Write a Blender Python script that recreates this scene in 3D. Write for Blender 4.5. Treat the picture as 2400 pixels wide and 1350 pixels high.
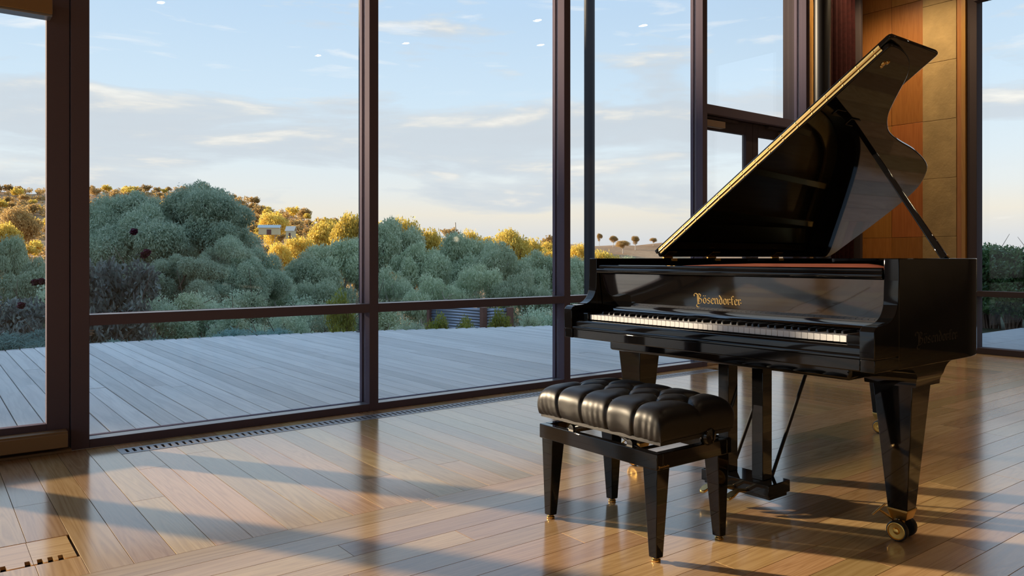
import bpy, bmesh, math, random
import numpy as np
from mathutils import Vector, Matrix

for o in list(bpy.data.objects):
    bpy.data.objects.remove(o)
SC = bpy.context.scene
COL = SC.collection
R_ = math.radians
rnd = random.Random(7)

# ------------------------------------------------------------------ camera
YAW = R_(37.45)
cam_d = bpy.data.cameras.new('camera')
cam = bpy.data.objects.new('camera', cam_d)
COL.objects.link(cam)
cam.location = (0, 0, 1.0)
cam.rotation_euler = (R_(90), 0, -YAW)
cam_d.sensor_width = 36
cam_d.lens = 36 * 1815 / 2400
cam_d.shift_y = -70.5 / 2400
cam_d.clip_start = 0.05
cam_d.clip_end = 3000
SC.camera = cam

# ------------------------------------------------------------------ view
SC.view_settings.view_transform = 'Standard'
SC.view_settings.look = 'None'
SC.view_settings.gamma = 1
SC.view_settings.exposure = 0.0
SC.view_settings.use_curve_mapping = False

# ------------------------------------------------------------------ sky
world = bpy.data.worlds.new('evening_sky')
SC.world = world
world.use_nodes = True
nt = world.node_tree
nt.nodes.clear()


def N(tree, typ, **kw):
    n = tree.nodes.new(typ)
    for k, v in kw.items():
        if k == 'inp':
            for i, val in v.items():
                n.inputs[i].default_value = val
        else:
            setattr(n, k, v)
    return n


def ramp(tree, stops, interp='LINEAR'):
    n = tree.nodes.new('ShaderNodeValToRGB')
    cr = n.color_ramp
    cr.interpolation = interp
    while len(cr.elements) < len(stops):
        cr.elements.new(0.5)
    for e, (p, c) in zip(cr.elements, stops):
        e.position = p
        e.color = (c, c, c, 1) if not hasattr(c, '__len__') else (*c, 1)
    return n


def build_sky():
    L = nt.links.new
    tc = N(nt, 'ShaderNodeTexCoord')
    sep = N(nt, 'ShaderNodeSeparateXYZ')
    L(tc.outputs['Generated'], sep.inputs[0])
    mr = N(nt, 'ShaderNodeMapRange', inp={1: -1, 2: 1, 3: 0, 4: 1})
    L(sep.outputs[2], mr.inputs[0])
    grad = ramp(nt, [(0.0, (.16, .15, .13)), (0.48, (.30, .28, .25)), (0.5, (.50, .50, .52)), (0.512, (.54, .545, .56)),
                     (0.528, (.655, .61, .535)), (0.542, (.61, .63, .63)), (0.56, (.57, .635, .68)), (0.60, (.485, .60, .71)),
                     (0.65, (.405, .535, .69)), (0.70, (.36, .52, .74)), (0.85, (.33, .52, .80)), (1.0, (.30, .50, .80))])
    L(mr.outputs[0], grad.inputs[0])

    def bank(off):
        mp = N(nt, 'ShaderNodeMapping', inp={3: (2.3, 2.3, 11.5), 1: off})
        L(tc.outputs['Generated'], mp.inputs[0])
        nz = N(nt, 'ShaderNodeTexNoise', inp={'Scale': 1.5, 'Detail': 11, 'Roughness': .56, 'Distortion': .30})
        L(mp.outputs[0], nz.inputs['Vector'])
        return nz
    n1 = bank((3.1, .4, .2))
    n2 = bank((3.1, .4, .2 + .16))           # the same cloud looked at a little higher up
    band = ramp(nt, [(0.5, 0.0), (0.515, .02), (0.527, .10), (0.535, .19), (0.543, .20), (0.550, .12), (0.556, .22),
                     (0.575, .29), (0.592, .24), (0.605, .10), (0.615, .06), (0.63, .11), (0.645, .05), (0.70, .0)])
    L(mr.outputs[0], band.inputs[0])
    ad = N(nt, 'ShaderNodeMath', operation='ADD')
    L(n1.outputs[0], ad.inputs[0])
    L(band.outputs[0], ad.inputs[1])
    cm = ramp(nt, [(0.615, 0.0), (0.66, .40), (0.72, .80), (0.85, .95)])
    L(ad.outputs[0], cm.inputs[0])
    df = N(nt, 'ShaderNodeMath', operation='SUBTRACT')
    L(n1.outputs[0], df.inputs[0])
    L(n2.outputs[0], df.inputs[1])
    body = ramp(nt, [(0.0, (.475, .515, .565)), (0.05, (.505, .535, .57)), (0.10, (.61, .60, .585)), (0.17, (.74, .71, .66))])
    L(df.outputs[0], body.inputs[0])
    mx = N(nt, 'ShaderNodeMix', data_type='RGBA')
    L(cm.outputs[0], mx.inputs[0])
    L(grad.outputs[0], mx.inputs[6])
    L(body.outputs[0], mx.inputs[7])
    # high wisps
    mp2 = N(nt, 'ShaderNodeMapping', inp={3: (4.2, 4.2, 26.0), 1: (1.7, 2.2, .6), 2: (.05, .04, .0)})
    L(tc.outputs['Generated'], mp2.inputs[0])
    nz2 = N(nt, 'ShaderNodeTexNoise', inp={'Scale': 1.7, 'Detail': 10, 'Roughness': .58, 'Distortion': .5})
    L(mp2.outputs[0], nz2.inputs['Vector'])
    wm = ramp(nt, [(0.56, 0.0), (0.64, .45), (0.75, .8)])
    L(nz2.outputs[0], wm.inputs[0])
    up = ramp(nt, [(0.60, 0.0), (0.625, .9), (0.68, .8), (0.75, .2)])
    L(mr.outputs[0], up.inputs[0])
    mu = N(nt, 'ShaderNodeMath', operation='MULTIPLY')
    L(wm.outputs[0], mu.inputs[0])
    L(up.outputs[0], mu.inputs[1])
    mx2 = N(nt, 'ShaderNodeMix', data_type='RGBA', inp={7: (.74, .73, .73, 1)})
    L(mu.outputs[0], mx2.inputs[0])
    L(mx.outputs[2], mx2.inputs[6])
    bg = N(nt, 'ShaderNodeBackground', inp={1: 1.42})
    L(mx2.outputs[2], bg.inputs[0])
    out = N(nt, 'ShaderNodeOutputWorld')
    L(bg.outputs[0], out.inputs[0])


build_sky()

# ------------------------------------------------------------------ low evening sun, far left of the view
sun_d = bpy.data.lights.new('evening_sun', 'SUN')
sun_d.energy = 9.0
sun_d.color = (1.0, .77, .52)
sun_d.angle = R_(1.6)
sun = bpy.data.objects.new('evening_sun', sun_d)
COL.objects.link(sun)
sun.rotation_euler = Vector((.525, -.85, -.225)).to_track_quat('-Z', 'Y').to_euler()
sun.location = (-6, 8, 6)


# ------------------------------------------------------------------ helpers
F = Vector((math.sin(YAW), math.cos(YAW), 0))
RT = Vector((math.cos(YAW), -math.sin(YAW), 0))


def at(px, dist):
    """ground-plan point at the bearing of a picture column, dist metres ahead"""
    v = F * dist + RT * (dist * (px - 1200) / 1815)
    return v.x, v.y


def hz(py, dist):
    return 1.0 + (604.5 - py) * dist / 1815


def link(o, parent=None):
    COL.objects.link(o)
    if parent is not None:
        o.parent = parent
    return o


def tag(o, label=None, cat=None, group=None, kind=None):
    if label:
        o['label'] = label
    if cat:
        o['category'] = cat
    if group:
        o['group'] = group
    if kind:
        o['kind'] = kind
    return o


def empty(name, loc=(0, 0, 0), rz=0, parent=None):
    o = bpy.data.objects.new(name, None)
    o.location = loc
    o.rotation_euler = (0, 0, rz)
    o.empty_display_size = .1
    return link(o, parent)


def obj(name, bm, mat, parent=None, smooth=None, bevel=0, seg=2, loc=None, rot=None):
    me = bpy.data.meshes.new(name)
    bmesh.ops.recalc_face_normals(bm, faces=bm.faces)
    bm.to_mesh(me)
    bm.free()
    return obj_me(name, me, mat, parent, smooth, bevel, seg, loc, rot)


def obj_me(name, me, mat, parent=None, smooth=None, bevel=0, seg=2, loc=None, rot=None):
    if mat is not None and not me.materials:
        me.materials.append(mat)
    o = bpy.data.objects.new(name, me)
    if loc is not None:
        o.location = loc
    if rot is not None:
        o.rotation_euler = rot
    link(o, parent)
    if smooth is not None:
        me.polygons.foreach_set('use_smooth', [True] * len(me.polygons))
        if smooth < 180:
            me.set_sharp_from_angle(angle=R_(smooth))
    if bevel:
        m = o.modifiers.new('bevel', 'BEVEL')
        m.width = bevel
        m.segments = seg
        m.limit_method = 'ANGLE'
        m.angle_limit = R_(40)
        m.harden_normals = False
        if smooth is None:
            me.polygons.foreach_set('use_smooth', [True] * len(me.polygons))
            me.set_sharp_from_angle(angle=R_(60))
    return o


def bm_box(bm, x0, x1, y0, y1, z0, z1, mat=None):
    vs = [bm.verts.new(c) for c in ((x0, y0, z0), (x1, y0, z0), (x1, y1, z0), (x0, y1, z0),
                                    (x0, y0, z1), (x1, y0, z1), (x1, y1, z1), (x0, y1, z1))]
    if mat is not None:
        for v in vs:
            v.co = mat @ v.co
    for f in ((0, 3, 2, 1), (4, 5, 6, 7), (0, 1, 5, 4), (1, 2, 6, 5), (2, 3, 7, 6), (3, 0, 4, 7)):
        bm.faces.new([vs[i] for i in f])
    return vs


def box(name, x0, x1, y0, y1, z0, z1, mat, parent=None, bevel=0, seg=2):
    bm = bmesh.new()
    bm_box(bm, x0, x1, y0, y1, z0, z1)
    return obj(name, bm, mat, parent, bevel=bevel, seg=seg)


def bm_prism(bm, pts, axis, a, b):
    """polygon pts (2-D) pushed along an axis from a to b; axis 'y': pts=(x,z); 'z': pts=(x,y); 'x': pts=(y,z)"""
    def mk(p, t):
        return {'y': (p[0], t, p[1]), 'z': (p[0], p[1], t), 'x': (t, p[0], p[1])}[axis]
    A = [bm.verts.new(mk(p, a)) for p in pts]
    B = [bm.verts.new(mk(p, b)) for p in pts]
    n = len(pts)
    bm.faces.new(A)
    bm.faces.new(B[::-1])
    for i in range(n):
        j = (i + 1) % n
        bm.faces.new((A[i], B[i], B[j], A[j]))


def bm_frustum(bm, c0, h0, c1, h1, hy0=None, hy1=None):
    """four-sided tapered post from centre c0 (half width h0) to centre c1 (half h1)"""
    hy0 = h0 if hy0 is None else hy0
    hy1 = h1 if hy1 is None else hy1
    A = [bm.verts.new((c0[0] + sx * h0, c0[1] + sy * hy0, c0[2])) for sx, sy in ((-1, -1), (1, -1), (1, 1), (-1, 1))]
    B = [bm.verts.new((c1[0] + sx * h1, c1[1] + sy * hy1, c1[2])) for sx, sy in ((-1, -1), (1, -1), (1, 1), (-1, 1))]
    bm.faces.new(A[::-1])
    bm.faces.new(B)
    for i in range(4):
        j = (i + 1) % 4
        bm.faces.new((A[i], A[j], B[j], B[i]))


def bm_tube(bm, pts, rads, n=8, cap=True):
    pts = [Vector(p) for p in pts]
    if not hasattr(rads, '__len__'):
        rads = [rads] * len(pts)
    rings = []
    for i, p in enumerate(pts):
        d = (pts[min(i + 1, len(pts) - 1)] - pts[max(i - 1, 0)]).normalized()
        u = d.orthogonal().normalized() if i == 0 else (u - d * u.dot(d)).normalized()
        w = d.cross(u)
        rings.append([bm.verts.new(p + (u * math.cos(t) + w * math.sin(t)) * rads[i])
                      for t in (2 * math.pi * k / n for k in range(n))])
    for a, b in zip(rings, rings[1:]):
        for k in range(n):
            bm.faces.new((a[k], a[(k + 1) % n], b[(k + 1) % n], b[k]))
    if cap:
        bm.faces.new(rings[0][::-1])
        bm.faces.new(rings[-1])


def bm_lathe(bm, prof, origin, axis, n=24):
    """profile of (r, t) turned about an axis through origin"""
    axis = Vector(axis).normalized()
    u = axis.orthogonal().normalized()
    w = axis.cross(u)
    o = Vector(origin)
    rings = []
    for r, t in prof:
        rings.append([bm.verts.new(o + axis * t + (u * math.cos(a) + w * math.sin(a)) * max(r, 1e-5))
                      for a in (2 * math.pi * k / n for k in range(n))])
    for a, b in zip(rings, rings[1:]):
        for k in range(n):
            bm.faces.new((a[k], a[(k + 1) % n], b[(k + 1) % n], b[k]))
    bm.faces.new(rings[0][::-1])
    bm.faces.new(rings[-1])


def catmull(pts, k=6):
    pts = [Vector(p) for p in pts]
    out = []
    for i in range(len(pts) - 1):
        p0, p1, p2, p3 = pts[max(i - 1, 0)], pts[i], pts[i + 1], pts[min(i + 2, len(pts) - 1)]
        for j in range(k):
            t = j / k
            out.append(.5 * ((2 * p1) + (p2 - p0) * t + (2 * p0 - 5 * p1 + 4 * p2 - p3) * t * t +
                             (3 * p1 - p0 - 3 * p2 + p3) * t ** 3))
    out.append(pts[-1])
    return out


def quads_mesh(name, V, Q):
    """mesh from numpy vertices (n,3) and quads (m,4)"""
    me = bpy.data.meshes.new(name)
    me.vertices.add(len(V))
    me.vertices.foreach_set('co', np.asarray(V, np.float32).ravel())
    me.loops.add(Q.size)
    me.loops.foreach_set('vertex_index', np.asarray(Q, np.int32).ravel())
    me.polygons.add(len(Q))
    me.polygons.foreach_set('loop_start', np.arange(0, Q.size, 4, dtype=np.int32))
    me.update(calc_edges=True)
    return me


# ------------------------------------------------------------------ materials
def new_mat(name):
    m = bpy.data.materials.new(name)
    m.use_nodes = True
    t = m.node_tree
    b = t.nodes['Principled BSDF']
    return m, t, b


def plain(name, col, rough=.5, metal=0, spec=.5, coat=0, bump=0, bscale=40, var=0, vscale=6):
    m, t, b = new_mat(name)
    b.inputs['Base Color'].default_value = (*col, 1)
    b.inputs['Roughness'].default_value = rough
    b.inputs['Metallic'].default_value = metal
    b.inputs['Specular IOR Level'].default_value = spec
    b.inputs['Coat Weight'].default_value = coat
    b.inputs['Coat Roughness'].default_value = .03
    b.inputs['Coat IOR'].default_value = 1.8 if coat else 1.5
    L = t.links.new
    tc = N(t, 'ShaderNodeTexCoord')
    if var:
        nz = N(t, 'ShaderNodeTexNoise', inp={'Scale': vscale, 'Detail': 6})
        L(tc.outputs['Object'], nz.inputs['Vector'])
        rp = ramp(t, [(.3, tuple(c * (1 - var) for c in col)), (.7, tuple(min(1, c * (1 + var)) for c in col))])
        L(nz.outputs[0], rp.inputs[0])
        L(rp.outputs[0], b.inputs['Base Color'])
    if bump:
        nz = N(t, 'ShaderNodeTexNoise', inp={'Scale': bscale, 'Detail': 4})
        L(tc.outputs['Object'], nz.inputs['Vector'])
        bp = N(t, 'ShaderNodeBump', inp={'Strength': bump, 'Distance': .01})
        L(nz.outputs[0], bp.inputs['Height'])
        L(bp.outputs[0], b.inputs['Normal'])
    return m


def wood(name, light, mid, dark, rough=.25, scale=1.0, axis='X', coat=0.0, coat_rough=.1, varamt=.5, bump=.05, spec=.5,
         rings=1.0):
    """plank wood: grain along the object's own axis, each board its own tone"""
    m, t, b = new_mat(name)
    L = t.links.new
    tc = N(t, 'ShaderNodeTexCoord')
    oi = N(t, 'ShaderNodeObjectInfo')
    off = N(t, 'ShaderNodeVectorMath', operation='SCALE', inp={0: (37.0, 17.0, 53.0)})
    L(oi.outputs['Random'], off.inputs['Scale'])
    add = N(t, 'ShaderNodeVectorMath', operation='ADD')
    L(tc.outputs['Object'], add.inputs[0])
    L(off.outputs[0], add.inputs[1])
    st = {'X': (.55, 9, 9), 'Y': (9, .55, 9), 'Z': (9, 9, .55)}[axis]
    mp = N(t, 'ShaderNodeMapping', inp={3: tuple(s * scale for s in st)})
    L(add.outputs[0], mp.inputs[0])
    wv = N(t, 'ShaderNodeTexNoise', inp={'Scale': 1.1, 'Detail': 3, 'Roughness': .5, 'Distortion': 1.2})
    L(mp.outputs[0], wv.inputs['Vector'])
    # growth rings: bands of the slow noise
    ml = N(t, 'ShaderNodeMath', operation='MULTIPLY', inp={1: 7.0 * rings})
    L(wv.outputs[0], ml.inputs[0])
    fr = N(t, 'ShaderNodeMath', operation='PINGPONG', inp={1: .5})
    L(ml.outputs[0], fr.inputs[0])
    fine = N(t, 'ShaderNodeTexNoise', inp={'Scale': 9.0, 'Detail': 5, 'Roughness': .65})
    mp2 = N(t, 'ShaderNodeMapping', inp={3: tuple(s * scale * (1 if s > 1 else .8) for s in st)})
    L(add.outputs[0], mp2.inputs[0])
    L(mp2.outputs[0], fine.inputs['Vector'])
    c1 = ramp(t, [(.05, dark), (.45, mid), (.95, light)])
    mixv = N(t, 'ShaderNodeMath', operation='MULTIPLY_ADD', inp={1: .75, 2: .0})
    L(fr.outputs[0], mixv.inputs[0])
    sm = N(t, 'ShaderNodeMath', operation='MULTIPLY_ADD', inp={1: .55})
    L(fine.outputs[0], sm.inputs[0])
    L(mixv.outputs[0], sm.inputs[2])
    L(sm.outputs[0], c1.inputs[0])
    hs = N(t, 'ShaderNodeHueSaturation')
    mr = N(t, 'ShaderNodeMapRange', inp={1: 0, 2: 1, 3: 1 - varamt, 4: 1 + varamt * .7})
    L(oi.outputs['Random'], mr.inputs[0])
    L(mr.outputs[0], hs.inputs['Value'])
    wn = N(t, 'ShaderNodeTexWhiteNoise', noise_dimensions='1D')
    L(oi.outputs['Random'], wn.inputs['W'])
    mrh = N(t, 'ShaderNodeMapRange', inp={1: 0, 2: 1, 3: .488, 4: .512})
    L(wn.outputs[0], mrh.inputs[0])
    L(mrh.outputs[0], hs.inputs['Hue'])
    L(c1.outputs[0], hs.inputs['Color'])
    L(hs.outputs[0], b.inputs['Base Color'])
    rr = N(t, 'ShaderNodeMapRange', inp={1: .2, 2: .8, 3: rough * .85, 4: rough * 1.2})
    L(fine.outputs[0], rr.inputs[0])
    L(rr.outputs[0], b.inputs['Roughness'])
    b.inputs['Specular IOR Level'].default_value = spec
    b.inputs['Coat Weight'].default_value = coat
    b.inputs['Coat Roughness'].default_value = coat_rough
    if bump:
        bp = N(t, 'ShaderNodeBump', inp={'Strength': bump, 'Distance': .003})
        L(fine.outputs[0], bp.inputs['Height'])
        L(bp.outputs[0], b.inputs['Normal'])
    return m


def leaf_mat(name, cols, trans=.35, rough=.55):
    """foliage: every leaf its own tone, some light through it"""
    m, t, b = new_mat(name)
    L = t.links.new
    ge = N(t, 'ShaderNodeNewGeometry')
    oi = N(t, 'ShaderNodeObjectInfo')
    tc = N(t, 'ShaderNodeTexCoord')
    nz = N(t, 'ShaderNodeTexNoise', inp={'Scale': .9, 'Detail': 3})
    L(tc.outputs['Object'], nz.inputs['Vector'])
    sm = N(t, 'ShaderNodeMath', operation='MULTIPLY_ADD', inp={1: .55})
    L(ge.outputs['Random Per Island'], sm.inputs[0])
    ms = N(t, 'ShaderNodeMath', operation='MULTIPLY_ADD', inp={1: .9, 2: -.2})
    L(nz.outputs[0], ms.inputs[0])
    L(ms.outputs[0], sm.inputs[2])
    rp = ramp(t, [(i / max(1, len(cols) - 1), c) for i, c in enumerate(cols)])
    L(sm.outputs[0], rp.inputs[0])
    hs = N(t, 'ShaderNodeHueSaturation')
    mr = N(t, 'ShaderNodeMapRange', inp={1: 0, 2: 1, 3: .85, 4: 1.18})
    L(oi.outputs['Random'], mr.inputs[0])
    L(mr.outputs[0], hs.inputs['Value'])
    L(rp.outputs[0], hs.inputs['Color'])
    L(hs.outputs[0], b.inputs['Base Color'])
    b.inputs['Roughness'].default_value = rough
    b.inputs['Specular IOR Level'].default_value = .3
    tr = N(t, 'ShaderNodeBsdfTranslucent')
    L(hs.outputs[0], tr.inputs[0])
    mx = N(t, 'ShaderNodeMixShader', inp={0: trans})
    L(b.outputs[0], mx.inputs[1])
    L(tr.outputs[0], mx.inputs[2])
    L(mx.outputs[0], t.nodes['Material Output'].inputs[0])
    return m


def glass_mat(name, tint=(.975, .985, .98), ior=1.28):
    m, t, b = new_mat(name)
    t.nodes.remove(b)
    L = t.links.new
    tr = N(t, 'ShaderNodeBsdfTransparent', inp={0: (*tint, 1)})
    gl = N(t, 'ShaderNodeBsdfGlossy', inp={0: (1, 1, 1, 1), 'Roughness': .0})
    fr = N(t, 'ShaderNodeFresnel')
    ge = N(t, 'ShaderNodeNewGeometry')          # same reflectance entering and leaving the thin pane
    io = N(t, 'ShaderNodeMapRange', inp={1: 0, 2: 1, 3: ior, 4: 1 / ior})
    L(ge.outputs['Backfacing'], io.inputs[0])
    L(io.outputs[0], fr.inputs[0])
    mx = N(t, 'ShaderNodeMixShader')
    L(fr.outputs[0], mx.inputs[0])
    L(tr.outputs[0], mx.inputs[1])
    L(gl.outputs[0], mx.inputs[2])
    L(mx.outputs[0], t.nodes['Material Output'].inputs[0])
    return m


def emit(name, col, s):
    m, t, b = new_mat(name)
    b.inputs['Base Color'].default_value = (*col, 1)
    b.inputs['Emission Color'].default_value = (*col, 1)
    b.inputs['Emission Strength'].default_value = s
    return m


M = {}
M['lacquer'] = plain('black_lacquer', (.004, .004, .0045), rough=.035, spec=.5)
M['lacquer_clear'] = plain('clear_coated_lacquer', (.004, .004, .0045), rough=.035, spec=.85, coat=1.0)
M['satin'] = plain('satin_black', (.006, .006, .007), rough=.3)
M['brass'] = plain('polished_brass', (.80, .54, .20), rough=.24, metal=1)
M['brass_dull'] = plain('aged_brass', (.62, .40, .13), rough=.3, metal=1)
M['brass_hub'] = plain('bright_brass', (.88, .54, .14), rough=.34, metal=1)
M['ivory'] = plain('ivory_white', (.74, .75, .78), rough=.22)
M['ebony'] = plain('ebony_black', (.010, .010, .011), rough=.28)
M['felt'] = plain('dark_felt', (.03, .03, .035), rough=.9)
M['gold_paint'] = plain('bronze_paint', (.50, .32, .10), rough=.35, metal=.8)
M['gold_letter'] = plain('gold_letter', (.90, .62, .24), rough=.28, metal=1)
M['dim_letter'] = plain('dark_letter', (.022, .020, .018), rough=.25)
M['mahogany'] = wood('red_mahogany', (.20, .055, .022), (.15, .038, .015), (.10, .024, .01), rough=.2, axis='Y', varamt=0)
M['spruce'] = wood('soundboard_spruce', (.55, .36, .16), (.48, .29, .12), (.40, .22, .09), rough=.3, axis='X', varamt=0)
M['rubber'] = plain('black_rubber', (.012, .012, .013), rough=.45)
M['leather'] = plain('black_leather', (.011, .010, .010), rough=.40, spec=.40, bump=.03, bscale=420)
M['steel_black'] = plain('black_steel', (.012, .012, .014), rough=.35, metal=0)
M['frame'] = plain('bronze_aluminium', (.135, .108, .140), rough=.75, spec=.06)
M['frame2'] = plain('brown_aluminium', (.075, .058, .060), rough=.75, spec=.06)
M['cap'] = plain('anodised_cap', (.20, .20, .22), rough=.28, spec=.8)
M['post'] = plain('painted_steel_post', (.022, .022, .026), rough=.5, spec=.3)
M['column'] = plain('polished_black_column', (.014, .012, .011), rough=.42, spec=.35)
M['glass'] = glass_mat('window_glass')
M['closer'] = plain('champagne_aluminium', (.30, .19, .095), rough=.55, metal=0, spec=.3)
M['closer_grey'] = plain('grey_aluminium', (.35, .36, .38), rough=.35, metal=.7)
M['floor'] = wood('polished_floor_timber', (.76, .52, .27), (.62, .40, .185), (.44, .255, .105), rough=.18, axis='X',
                  varamt=.28, spec=.75, bump=.03, coat=.45, coat_rough=.13, rings=1.4)
M['deckwood'] = wood('weathered_deck_timber', (.60, .58, .55), (.51, .50, .48), (.38, .375, .37), rough=.5, axis='X',
                     varamt=.16, bump=.25, rings=.5, spec=.4)
M['boardend'] = plain('pale_board_end', (.72, .73, .75), rough=.5)
M['etch'] = plain('white_etching', (.75, .78, .80), rough=.6)
M['panel'] = wood('orange_timber_panel', (.50, .205, .052), (.43, .165, .04), (.34, .12, .026), rough=.4, axis='Z', varamt=.12,
                  scale=1.2)
M['trimwood'] = wood('amber_timber_trim', (.52, .26, .06), (.45, .21, .045), (.36, .15, .03), rough=.35, axis='Z', varamt=.15)
M['earth'] = plain('rammed_earth', (.43, .30, .135), rough=.85, bump=.35, bscale=26, var=.16, vscale=5)
M['curtain'] = plain('dark_red_curtain', (.026, .006, .006), rough=.9, spec=.1, var=.25, vscale=30)
M['ceil'] = wood('timber_ceiling', (.34, .20, .09), (.27, .15, .065), (.20, .10, .04), rough=.5, axis='X', varamt=.1)
M['plaster'] = plain('warm_plaster', (.10, .08, .06), rough=.85, var=.08)
M['metal_grille'] = plain('brushed_grille', (.36, .33, .32), rough=.42, metal=.7)
M['dark'] = plain('dark_void', (.012, .011, .010), rough=.9)
M['lamp'] = emit('lamp_glow', (1.0, .90, .72), 60)
M['paver'] = plain('grey_paver', (.34, .335, .33), rough=.8, bump=.2, bscale=60, var=.1, vscale=9)
M['bark'] = plain('pale_bark', (.62, .56, .48), rough=.85, bump=.4, bscale=8, var=.35, vscale=2.0)
M['bark_dark'] = plain('brown_bark', (.13, .085, .06), rough=.9, bump=.4, bscale=8, var=.3, vscale=2.0)
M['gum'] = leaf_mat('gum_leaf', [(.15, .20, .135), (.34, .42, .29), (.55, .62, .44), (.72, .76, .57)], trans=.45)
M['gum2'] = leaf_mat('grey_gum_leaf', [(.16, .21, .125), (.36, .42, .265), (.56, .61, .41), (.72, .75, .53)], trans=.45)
M['gold'] = leaf_mat('sunlit_gum_leaf', [(.34, .25, .045), (.64, .48, .09), (.86, .66, .15), (.94, .76, .22)], trans=.6)  # gum leaf with golden sunlight put into its colour
M['hilltree'] = leaf_mat('hill_tree_leaf', [(.24, .15, .055), (.42, .275, .10), (.58, .39, .15), (.70, .49, .20)], trans=.55)
M['juniper'] = leaf_mat('juniper_leaf', [(.08, .15, .135), (.17, .28, .25), (.28, .42, .37), (.38, .54, .48)], trans=.45)
M['purple'] = leaf_mat('purple_leaf', [(.06, .05, .05), (.13, .13, .115), (.24, .265, .225), (.45, .50, .46)], rough=.35)
M['lime'] = leaf_mat('yellow_green_leaf', [(.10, .125, .025), (.22, .25, .05), (.36, .36, .07), (.52, .45, .09)], trans=.5)
M['glossleaf'] = leaf_mat('glossy_dark_leaf', [(.02, .055, .018), (.05, .11, .035), (.10, .18, .06), (.18, .28, .11)], rough=.3)
M['flower'] = leaf_mat('burgundy_flower', [(.035, .004, .012), (.07, .008, .025), (.10, .015, .04)])
M['shed_roof'] = plain('pale_roof', (.55, .56, .52), rough=.6)
M['shed_wall'] = plain('cream_wall', (.62, .55, .34), rough=.8)
M['corr'] = plain('blue_grey_steel', (.30, .36, .47), rough=.35, metal=.5)
M['rust'] = plain('rusty_post', (.16, .075, .055), rough=.8, var=.2)


def ground_mat():
    m, t, b = new_mat('dry_grassland')
    L = t.links.new
    tc = N(t, 'ShaderNodeTexCoord')
    n1 = N(t, 'ShaderNodeTexNoise', inp={'Scale': .02, 'Detail': 8, 'Roughness': .6})
    L(tc.outputs['Object'], n1.inputs['Vector'])
    rp = ramp(t, [(.3, (.30, .175, .085)), (.5, (.46, .275, .145)), (.7, (.56, .36, .20))])
    L(n1.outputs[0], rp.inputs[0])
    n2 = N(t, 'ShaderNodeTexNoise', inp={'Scale': .9, 'Detail': 6})
    L(tc.outputs['Object'], n2.inputs['Vector'])
    mx = N(t, 'ShaderNodeMix', data_type='RGBA', blend_type='MULTIPLY', inp={0: .5})
    r2 = ramp(t, [(.3, .5), (.7, 1.0)])
    L(n2.outputs[0], r2.inputs[0])
    L(rp.outputs[0], mx.inputs[6])
    L(r2.outputs[0], mx.inputs[7])
    ln = N(t, 'ShaderNodeVectorMath', operation='LENGTH')
    L(tc.outputs['Object'], ln.inputs[0])
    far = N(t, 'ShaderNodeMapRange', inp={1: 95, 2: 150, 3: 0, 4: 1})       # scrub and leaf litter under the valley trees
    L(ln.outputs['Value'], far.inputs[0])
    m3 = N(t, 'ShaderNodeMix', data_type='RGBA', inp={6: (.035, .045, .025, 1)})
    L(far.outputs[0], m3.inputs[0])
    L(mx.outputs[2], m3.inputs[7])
    L(m3.outputs[2], b.inputs['Base Color'])
    b.inputs['Roughness'].default_value = .95
    b.inputs['Specular IOR Level'].default_value = .1
    return m


M['ground'] = ground_mat()
M['litter'] = plain('leaf_litter', (.045, .048, .03), rough=.95, var=.4, vscale=1.5)

# ================================================================== THE ROOM
GY = 4.58          # inner face of the window wall
XR = 8.78          # inner face of the right-hand wall
CEIL = 4.2
XL, YB = -6.1, -5.5

floor = box('floor', XL, XR + .1, YB, GY + .15, -.08, -.018, M['dark'])
tag(floor, kind='structure')


def board(x0, x1, w, z=.0, th=.018, c=.0005, name='floor_board', mat=None, parent=None, loc=(0, 0, 0), rot=0):
    """one plank lying along local x with eased edges"""
    bm = bmesh.new()
    hw = w / 2
    lo = [bm.verts.new((x, y, z - th)) for x, y in ((x0, -hw), (x1, -hw), (x1, hw), (x0, hw))]
    mi = [bm.verts.new((x, y, z - c)) for x, y in ((x0, -hw), (x1, -hw), (x1, hw), (x0, hw))]
    tp = [bm.verts.new((x, y, z)) for x, y in ((x0 + c, -hw + c), (x1 - c, -hw + c), (x1 - c, hw - c), (x0 + c, hw - c))]
    bm.faces.new(lo[::-1])
    bm.faces.new(tp)
    for a, b in ((lo, mi), (mi, tp)):
        for i in range(4):
            j = (i + 1) % 4
            bm.faces.new((a[i], a[j], b[j], b[i]))
    return obj(name, bm, mat, parent, loc=loc, rot=(0, 0, rot))


# boards of the strip along the windows: they run towards the glass
SE = 2.763
GAP = .0016
rb = random.Random(11)
x = .300 - .13 * 6
HATCH = (-.62, .424, 2.947, 3.195)
while x < XR:
    cuts = [SE, GY]
    r = rb.random()
    if r < .35:
        cuts = [SE, SE + rb.uniform(.4, 1.4), GY]
    for a, b in zip(cuts, cuts[1:]):
        segs = [(a, b)]
        if HATCH[0] < x + .065 < HATCH[1]:
            segs = []
            if a < HATCH[2]:
                segs.append((a, min(b, HATCH[2] - .003)))
            if b > HATCH[3]:
                segs.append((max(a, HATCH[3] + .003), b))
        for s, e in segs:
            if e - s > .03:
                x1 = min(x + .13, XR)
                g0, g1 = 4.335, 4.467       # slot cut for the floor grille
                parts = [(s, e)]
                if x > .815 - .01 and x < 5.63 and s < g0 and e > g1:
                    parts = [(s, g0), (g1, e)]
                for s2, e2 in parts:
                    board(0, e2 - s2 - GAP, x1 - x - GAP, mat=M['floor'], parent=floor, loc=((x + x1) / 2, s2, 0), rot=R_(90))
    x += .13
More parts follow.
